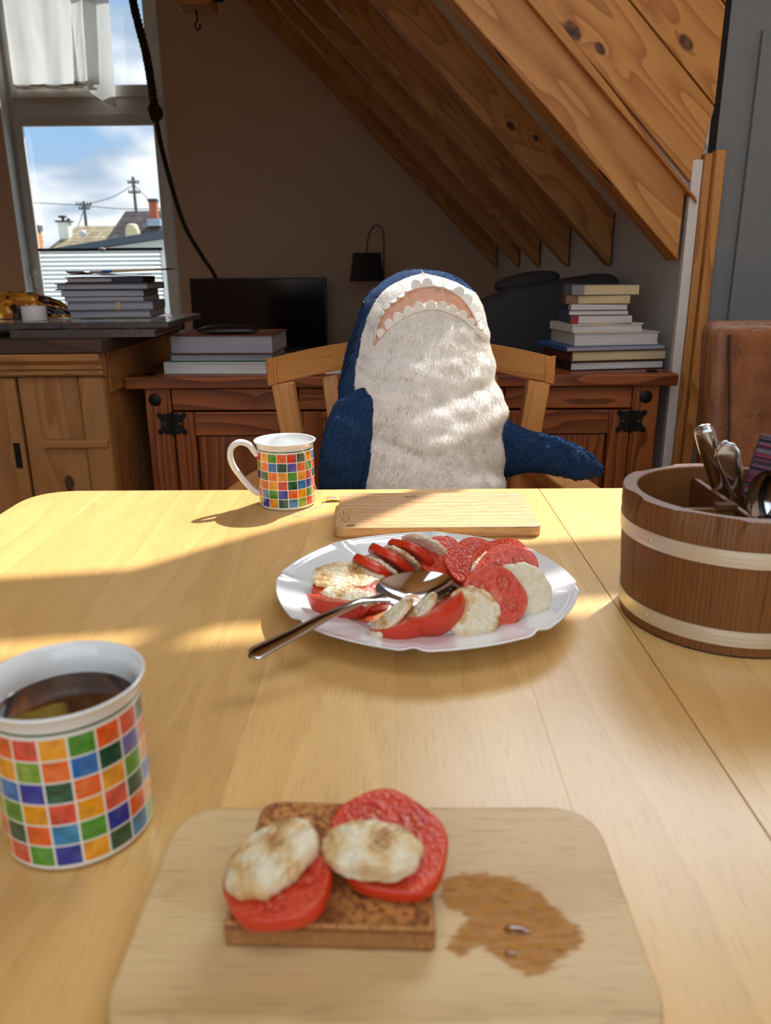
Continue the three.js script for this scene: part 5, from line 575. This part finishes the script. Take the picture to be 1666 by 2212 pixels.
{ // wooden cutlery tub
  const t = thing('cutlery_tub', 'round wooden cutlery tub with two metal hoops', 'tub', [0.307, TY, -0.671]), H = 0.121, R0 = 0.0915, R1 = 0.0985, th = 0.0125, N = 15, cuts = [[188, 9], [236, 16], [290, 15], [120, 16], [60, 15], [5, 12]], tm = woodMat(T.tub, { roughness: 0.5, bumpScale: 0.0006 });
  const cut = (deg) => { let c = 0.0018; for (const [a, w] of cuts) { let d = Math.abs(((deg - a + 540) % 360) - 180); if (d < w) c = Math.max(c, 0.0018 + 0.011 * Math.sqrt(1 - (d / w) ** 2) * Math.min(1, w / 12)); } return c; };
  for (let k = 0; k < N; k++) { const a0 = k / N * 360 + 0.04, a1 = (k + 1) / N * 360 - 0.04;
    const g = gridGeo((u, v) => { const deg = lerp(a0, a1, u), c = cut(deg), ro = (y) => lerp(R0, R1, y / H), pr = [[R0, 0.002], [ro(H * 0.5), H * 0.5], [ro(H - c * 1.6), H - c * 1.6], [R1 - c * 0.55, H], [R1 - th, H], [R1 - th - 0.001, H - 0.001], [R0 - th, 0.006], [R0 - th, 0.002], [R0, 0.002]], f = v * (pr.length - 1), i = Math.min(pr.length - 2, Math.floor(f + 1e-6)), q = f - i, r = lerp(pr[i][0], pr[i + 1][0], q), y = lerp(pr[i][1], pr[i + 1][1], q), A = deg * D; return [r * Math.cos(A), y, -r * Math.sin(A)]; }, 10, 16, (u, v) => [v * 0.28 + k * 0.13, (u * 0.04 + k * 0.05) * 2]);
    const e = (u) => { const deg = u ? a1 : a0, A = deg * D, q = shapeOf([[R0, 0.002], [R1, H - 0.01], [R1 - 0.003, H], [R1 - th, H], [R0 - th, 0.002]]), s = new THREE.ShapeGeometry(q); s.rotateY(A); return s; };
    obj('stave', [toCreasedNormals(g, 0.6), e(0), e(1)], tm, t); }
  obj('base', lathe([[0, 0.004], [R0 - th + 0.001, 0.004], [R0 - th + 0.001, 0.012], [0, 0.012]], 48), tm, t); obj('foot_ring', lathe([[R0 - 0.008, 0], [R0 - 0.001, 0], [R0 - 0.0005, 0.0022], [R0 - 0.008, 0.0022], [R0 - 0.008, 0]], 64), M.dark, t);
  obj('divider', box(0.005, 0.098, 0.166, -0.006, 0.0125, 0, 0.0006, 'z'), tm, t); obj('divider', box(0.066, 0.098, 0.005, -0.0425, 0.0125, 0.022, 0.0006, 'x'), tm, t); obj('divider_clip', [box(0.018, 0.006, 0.01, -0.018, 0.109, 0.022, 0.001)], tm, t);
  const hoopMat = mat([226, 222, 206], 0.38, { metalness: 0.65, bumpMap: bumpSoft, bumpScale: 0.0003 });
  for (const [y0, y1] of [[0.0815, 0.0955], [0.0105, 0.0245]]) { const r = (y) => lerp(R0, R1, y / H), h = obj('hoop', lathe([[r(y0), y0], [r(y0) + 0.001, y0], [r(y1) + 0.001, y1], [r(y1), y1]], 96), hoopMat, t); for (const a of [206, 200 + 150]) { const s = new THREE.SphereGeometry(0.0016, 10, 8); const y = (y0 + y1) / 2, A = a * D; s.translate((r(y) + 0.0012) * Math.cos(A), y, -(r(y) + 0.0012) * Math.sin(A)); obj('rivet', s, M.steel, h); } }
}
{ // cutlery and napkins in the tub
  const steel = mat([206, 208, 210], 0.1, { metalness: 1 });
  const place = (o, a, b, len) => { const A = new THREE.Vector3(...a), B = new THREE.Vector3(...b); o.position.copy(A); if (len) o.scale.y = A.distanceTo(B) / len; o.quaternion.setFromUnitVectors(new THREE.Vector3(0, 1, 0), B.sub(A).normalize()); };
  const flatBar = (pts, nm, m, o, zc = () => 0) => obj(nm, gridGeo((u, v) => { const f = u * (pts.length - 1), i = Math.min(pts.length - 2, Math.floor(f)), k = f - i, s = k * k * (3 - 2 * k), y = lerp(pts[i][0], pts[i + 1][0], k), w = lerp(pts[i][1], pts[i + 1][1], s), t = lerp(pts[i][2], pts[i + 1][2], s), a = v * Math.PI * 2; return [w * Math.cos(a), y, t * Math.sign(Math.sin(a)) * Math.abs(Math.sin(a)) ** 0.6 + zc(y)]; }, 150, 20), m, o);
  const k = thing('table_knife', 'steel knife with a thick round handle standing in the tub', 'knife'); flatBar([[0, 0.006, 0.0006], [0.01, 0.0085, 0.0008], [0.085, 0.009, 0.001], [0.1, 0.0055, 0.0035], [0.13, 0.008, 0.005], [0.18, 0.0092, 0.0056], [0.196, 0.0091, 0.0055], [0.2, 0.0084, 0.005], [0.203, 0.0068, 0.004], [0.2048, 0.0042, 0.0025], [0.2055, 0.0002, 0.0002]], 'blade_and_handle', steel, k); place(k, [0.345, 0.7635, -0.7], [0.2855, 0.9225, -0.712], 0.2055); k.rotateY(-0.5);
  const sp = thing('fork', 'steel fork with a broad bordered handle standing in the tub', 'fork'); flatBar([[0.05, 0.0035, 0.0016], [0.09, 0.003, 0.0018], [0.13, 0.0045, 0.0014], [0.165, 0.0095, 0.0012], [0.182, 0.0112, 0.0011], [0.192, 0.009, 0.001], [0.198, 0.0035, 0.0009], [0.2, 0.0002, 0.0004]], 'handle', steel, sp); obj('border_line', tube([[-0.003, 0.13, 0.0014], [-0.0075, 0.165, 0.0014], [-0.0088, 0.181, 0.0013], [-0.0065, 0.19, 0.0012], [0, 0.1945, 0.0012], [0.0065, 0.19, 0.0012], [0.0088, 0.181, 0.0013], [0.0075, 0.165, 0.0014], [0.003, 0.13, 0.0014]], 0.0006, 60, 6), steel, sp); flatBar([[0.028, 0.011, 0.001], [0.04, 0.0115, 0.001], [0.05, 0.0035, 0.0016]], 'root', steel, sp); for (const x of [-0.009, -0.003, 0.003, 0.009]) obj('tine', box(0.003, 0.032, 0.0016, x, 0, 0, 0.0005), steel, sp); place(sp, [0.352, 0.7635, -0.676], [0.2975, 0.912, -0.69], 0.2); sp.rotateY(-0.35);
  const tea = (label, a, b, ry) => { const o = thing('teaspoon', label, 'spoon', [0, 0, 0], 0, 'teaspoons standing in the tub'); const e = gridGeo((u, v) => { const a2 = u * Math.PI * 2, r = v; return [0.0135 * r * Math.sin(a2), 0.115 + 0.02 * r * Math.cos(a2), -0.005 * (1 - r * r)]; }, 40, 10), e2 = e.clone(); e2.translate(0, 0, -0.0008); obj('bowl', [e, e2], mat([206, 208, 210], 0.08, { metalness: 1, side: THREE.DoubleSide }), o); flatBar([[0, 0.0052, 0.001], [0.03, 0.004, 0.001], [0.08, 0.0022, 0.0014], [0.098, 0.003, 0.0012]], 'handle', steel, o); place(o, a, b); o.rotateY(ry); };
  tea('teaspoon with its bowl up beside the tub divider', [0.318, 0.7628, -0.628], [0.306, 0.9, -0.6275], 0.25); tea('teaspoon leaning behind another teaspoon in the tub', [0.33, 0.7628, -0.64], [0.3145, 0.9, -0.636], -0.6);
  const bk = thing('black_handled_knife', 'black handled knife leaning in the tub', 'knife'); flatBar([[0, 0.004, 0.0008], [0.06, 0.006, 0.001]], 'blade', steel, bk); flatBar([[0.06, 0.0055, 0.004], [0.1, 0.0065, 0.005], [0.135, 0.0065, 0.005], [0.139, 0.0004, 0.0004]], 'handle', M.black, bk); place(bk, [0.34, 0.7628, -0.615], [0.325, 0.9, -0.6]);
  const nt = pixTex(8, 256, (u, v) => { const k = n2(v * 34, 1), q = n2(v * 80, 5); let c = mix3([58, 44, 56], [120, 108, 118], clamp(0.5 + 0.8 * k)); c = mix3(c, [158, 26, 56], sstep(0.25, 0.5, q)); return mix3(c, [34, 18, 30], sstep(0.4, 0.6, n2(v * 60 + 9, 8))); }); nt.wrapS = nt.wrapT = THREE.RepeatWrapping;
  const np = thing('striped_napkins', 'folded red and grey striped napkins standing in the tub', 'napkin', [0.342, 0.763, -0.708], -0.35), nm = new THREE.MeshPhysicalMaterial({ map: nt, roughness: 0.9 }); for (let i = 0; i < 5; i++) { const g = box(0.05, 0.148 - 0.0015 * i, 0.0024, 0, 0, -i * 0.003, 0.001); const p = g.attributes.position, uv = g.attributes.uv; for (let j = 0; j < p.count; j++) uv.setXY(j, 0.5, p.getY(j) * 5.6 + i * 0.1); obj('napkin', g, nm, np); } np.rotation.order = 'YXZ'; np.rotation.z = -0.16; np.rotation.x = -0.06;
}

// ---------------------------------------------------------------- outside the window
{
  const tileTex = (a, b, rows) => pixTex(256, 256, (u, v) => { const r = v * rows, fr = r - Math.floor(r), cu = u * rows * 1.6, fc = cu - Math.floor(cu), k = n2(Math.floor(r) * 3.1, Math.floor(cu) * 2.3); let c = mix3(a, b, clamp(0.5 + 0.5 * k)); if (fr < 0.14) c = c.map((x) => x * 0.55); if (fc < 0.12) c = c.map((x) => x * 0.75); return c; }, true);
  const plast = mat([222, 224, 212], 0.9), gravel = mat([120, 124, 112], 1), fasc = mat([70, 84, 96], 0.6), tanTile = new THREE.MeshPhysicalMaterial({ map: tileTex([186, 172, 138], [128, 116, 92], 7), roughness: 0.9 }), darkTile = new THREE.MeshPhysicalMaterial({ map: tileTex([98, 92, 90], [50, 48, 50], 6), roughness: 0.85 }), brick = mat([168, 92, 60], 0.9), cap = mat([52, 54, 56], 0.7), wireM = mat([50, 56, 60], 0.7), poleM = mat([92, 96, 92], 0.8);
  struct('ground', 'pale ground outside between the houses', 'ground', span(-60, 20, -6.2, -6, -70, -6.4, 0), gravel);
  // flat roofed neighbour with a rising parapet
  const n = thing('neighbour_house', 'pale neighbour house with a rising dark roof edge', 'house'), wallS = shapeOf([[-9, -6], [-2.2, -6], [-2.2, 1.83], [-3.9, 1.59], [-5.94, 1.33], [-9, 0.92]]), w = extrude(wallS, 5); w.translate(0, 0, -19); obj('wall', w, plast, n);
  const fs = extrude(shapeOf([[-9.2, 0.93], [-5.94, 1.35], [-3.9, 1.6], [-2.0, 1.85], [-2.0, 1.98], [-3.9, 1.72], [-5.94, 1.43], [-9.2, 0.98]]), 5.3); fs.translate(0, 0, -19.15); obj('roof_edge', fs, fasc, n);
  for (const x of [-4.9, -4.15]) obj('vent_slot', span(x, x + 0.03, 1.1, 1.32, -14, -13.985, 0), cap, n);
  // tan roofed house with white chimney
  const a = thing('tan_roof_house', 'house with a tan tiled roof and white chimney', 'house'); const slab = (p, m, nm, o, ru, rv) => { const g = gridGeo((u, v) => { const A = p[0].map((q, i) => lerp(q, p[1][i], u)), B = p[3].map((q, i) => lerp(q, p[2][i], u)); return A.map((q, i) => lerp(q, B[i], v)); }, 1, 1, (u, v) => [u * ru, v * rv]); const back = g.clone(); back.translate(0, -0.12, 0); obj(nm, [g, back], m, o); };
  slab([[-10.9, 1.75, -25.6], [-8.0, 1.75, -25.6], [-8.3, 2.5, -27], [-10.42, 2.5, -27]], tanTile, 'roof', a, 2.4, 1); slab([[-8.3, 2.5, -27], [-10.42, 2.5, -27], [-10.9, 1.75, -28.4], [-8, 1.75, -28.4]], tanTile, 'roof', a, 2.4, 1); obj('wall', span(-10.7, -8.2, -6, 1.85, -28.2, -25.8, 0), plast, a);
  const ch = new THREE.Group(); ch.name = 'chimney'; a.add(ch); obj('stack', span(-10.72, -10.4, 1.9, 2.58, -26.5, -26.2, 0), plast, ch); obj('cap', span(-10.78, -10.34, 2.58, 2.63, -26.56, -26.14, 0), cap, ch); obj('cowl', [span(-10.62, -10.56, 2.63, 2.72, -26.4, -26.3, 0), span(-10.7, -10.5, 2.72, 2.78, -26.45, -26.25, 0), span(-10.45, -10.38, 2.63, 2.7, -26.4, -26.3, 0)], cap, ch);
  const dish = new THREE.SphereGeometry(0.13, 16, 8, 0, 6.3, 0, 1.2); dish.rotateX(1.2); dish.translate(-9.9, 2.2, -26.1); obj('satellite_dish', dish, mat([190, 194, 198], 0.5), a);
  // dark roofed house with brick chimney
  const b = thing('dark_roof_house', 'house with a dark tiled roof and brick chimney', 'house'); slab([[-8.4, 1.75, -23.4], [-4.6, 1.75, -23.4], [-4.2, 2.78, -24.6], [-7.98, 2.78, -24.6]], darkTile, 'roof', b, 3, 1); slab([[-7.98, 2.78, -24.6], [-4.2, 2.78, -24.6], [-4.6, 1.75, -25.9], [-8.4, 1.75, -25.9]], darkTile, 'roof', b, 3, 1); obj('wall', span(-8.2, -4.7, -6, 1.85, -25.7, -23.6, 0), plast, b);
  const cb = new THREE.Group(); cb.name = 'chimney'; b.add(cb); obj('stack', span(-7.08, -6.87, 2.5, 2.98, -24.15, -23.95, 0), brick, cb); obj('cap', span(-7.1, -6.85, 2.98, 3.06, -24.18, -23.92, 0), cap, cb); obj('flashing', span(-7.16, -6.79, 2.32, 2.52, -24.15, -23.9, 0), mat([150, 170, 190], 0.5), cb);
  obj('vent_hood', (() => { const g = lathe([[0.2, 0], [0.2, 0.2], [0.15, 0.36], [0.08, 0.4], [0, 0.4]], 20); g.translate(-7.42, 1.95, -23.3); return g; })(), mat([206, 194, 158], 0.7), b);
  const c = thing('orange_chimney_house', 'corner of a house with an orange chimney at the window edge', 'house'); obj('wall', span(-13.5, -10.5, -6, 1.6, -26, -23.6, 0), plast, c); slab([[-13.5, 1.55, -23.4], [-10.2, 1.55, -23.4], [-10.55, 2.1, -24.6], [-13.5, 2.1, -24.6]], darkTile, 'roof', c, 3, 1); obj('chimney', [span(-10.52, -10.28, 1.6, 2.2, -23.9, -23.6, 0)], mat([188, 120, 56], 0.9), c); obj('chimney_cap', span(-10.55, -10.25, 2.2, 2.36, -23.95, -23.55, 0), cap, c);
  // poles and wires
  const pole = (label, x, top, z, arms) => { const p = thing('utility_pole', label, 'pole', [x, -6, z]), g = new THREE.CylinderGeometry(0.05, 0.1, top + 6, 10); g.translate(0, (top + 6) / 2, 0); obj('mast', g, poleM, p); for (const [y, l] of arms) { obj('cross_arm', box(l, 0.05, 0.06, 0, y + 6, 0, 0), poleM, p); for (const k of [-0.5, -0.25, 0.25, 0.5]) { const i = lathe([[0, 0], [0.022, 0], [0.028, 0.04], [0.016, 0.075], [0, 0.08]], 10); i.translate(k * l * 0.92, y + 6.04, 0); obj('insulator', i, wireM, p); } } return p; };
  pole('short utility pole rising beside the tan roof', -11.23, 3.5, -30, [[3.36, 0.55], [3.22, 0.4]]); pole('tall utility pole with two cross arms above the dark roof', -9.35, 4.3, -30, [[4.08, 0.4], [3.75, 0.42]]);
  const wires = [['overhead wire running left from the short pole', [[-16, 3.72, -30], [-13.5, 3.5, -30], [-11.23, 3.36, -30]]], ['overhead wire between the two utility poles', [[-11.1, 3.4, -30], [-10.2, 3.62, -30], [-9.4, 4.0, -30]]], ['level overhead wire passing behind the brick chimney', [[-11.2, 3.34, -30], [-9.5, 3.22, -30], [-6, 3.3, -30]]], ['overhead wire sloping down from the tall pole', [[-9.3, 4.0, -30], [-8.6, 3.4, -29.5], [-7.9, 2.9, -29]]], ['guy wire stay slanting down from the short pole', [[-11.25, 3.2, -30], [-11.5, 2.4, -29.6], [-11.75, 1.6, -29.2]]]];
  for (const [label, pts] of wires) tag(obj('overhead_wire', tube(pts, 0.014, 24, 5), wireM), label, 'wire');
}

renderer.render(scene, camera);
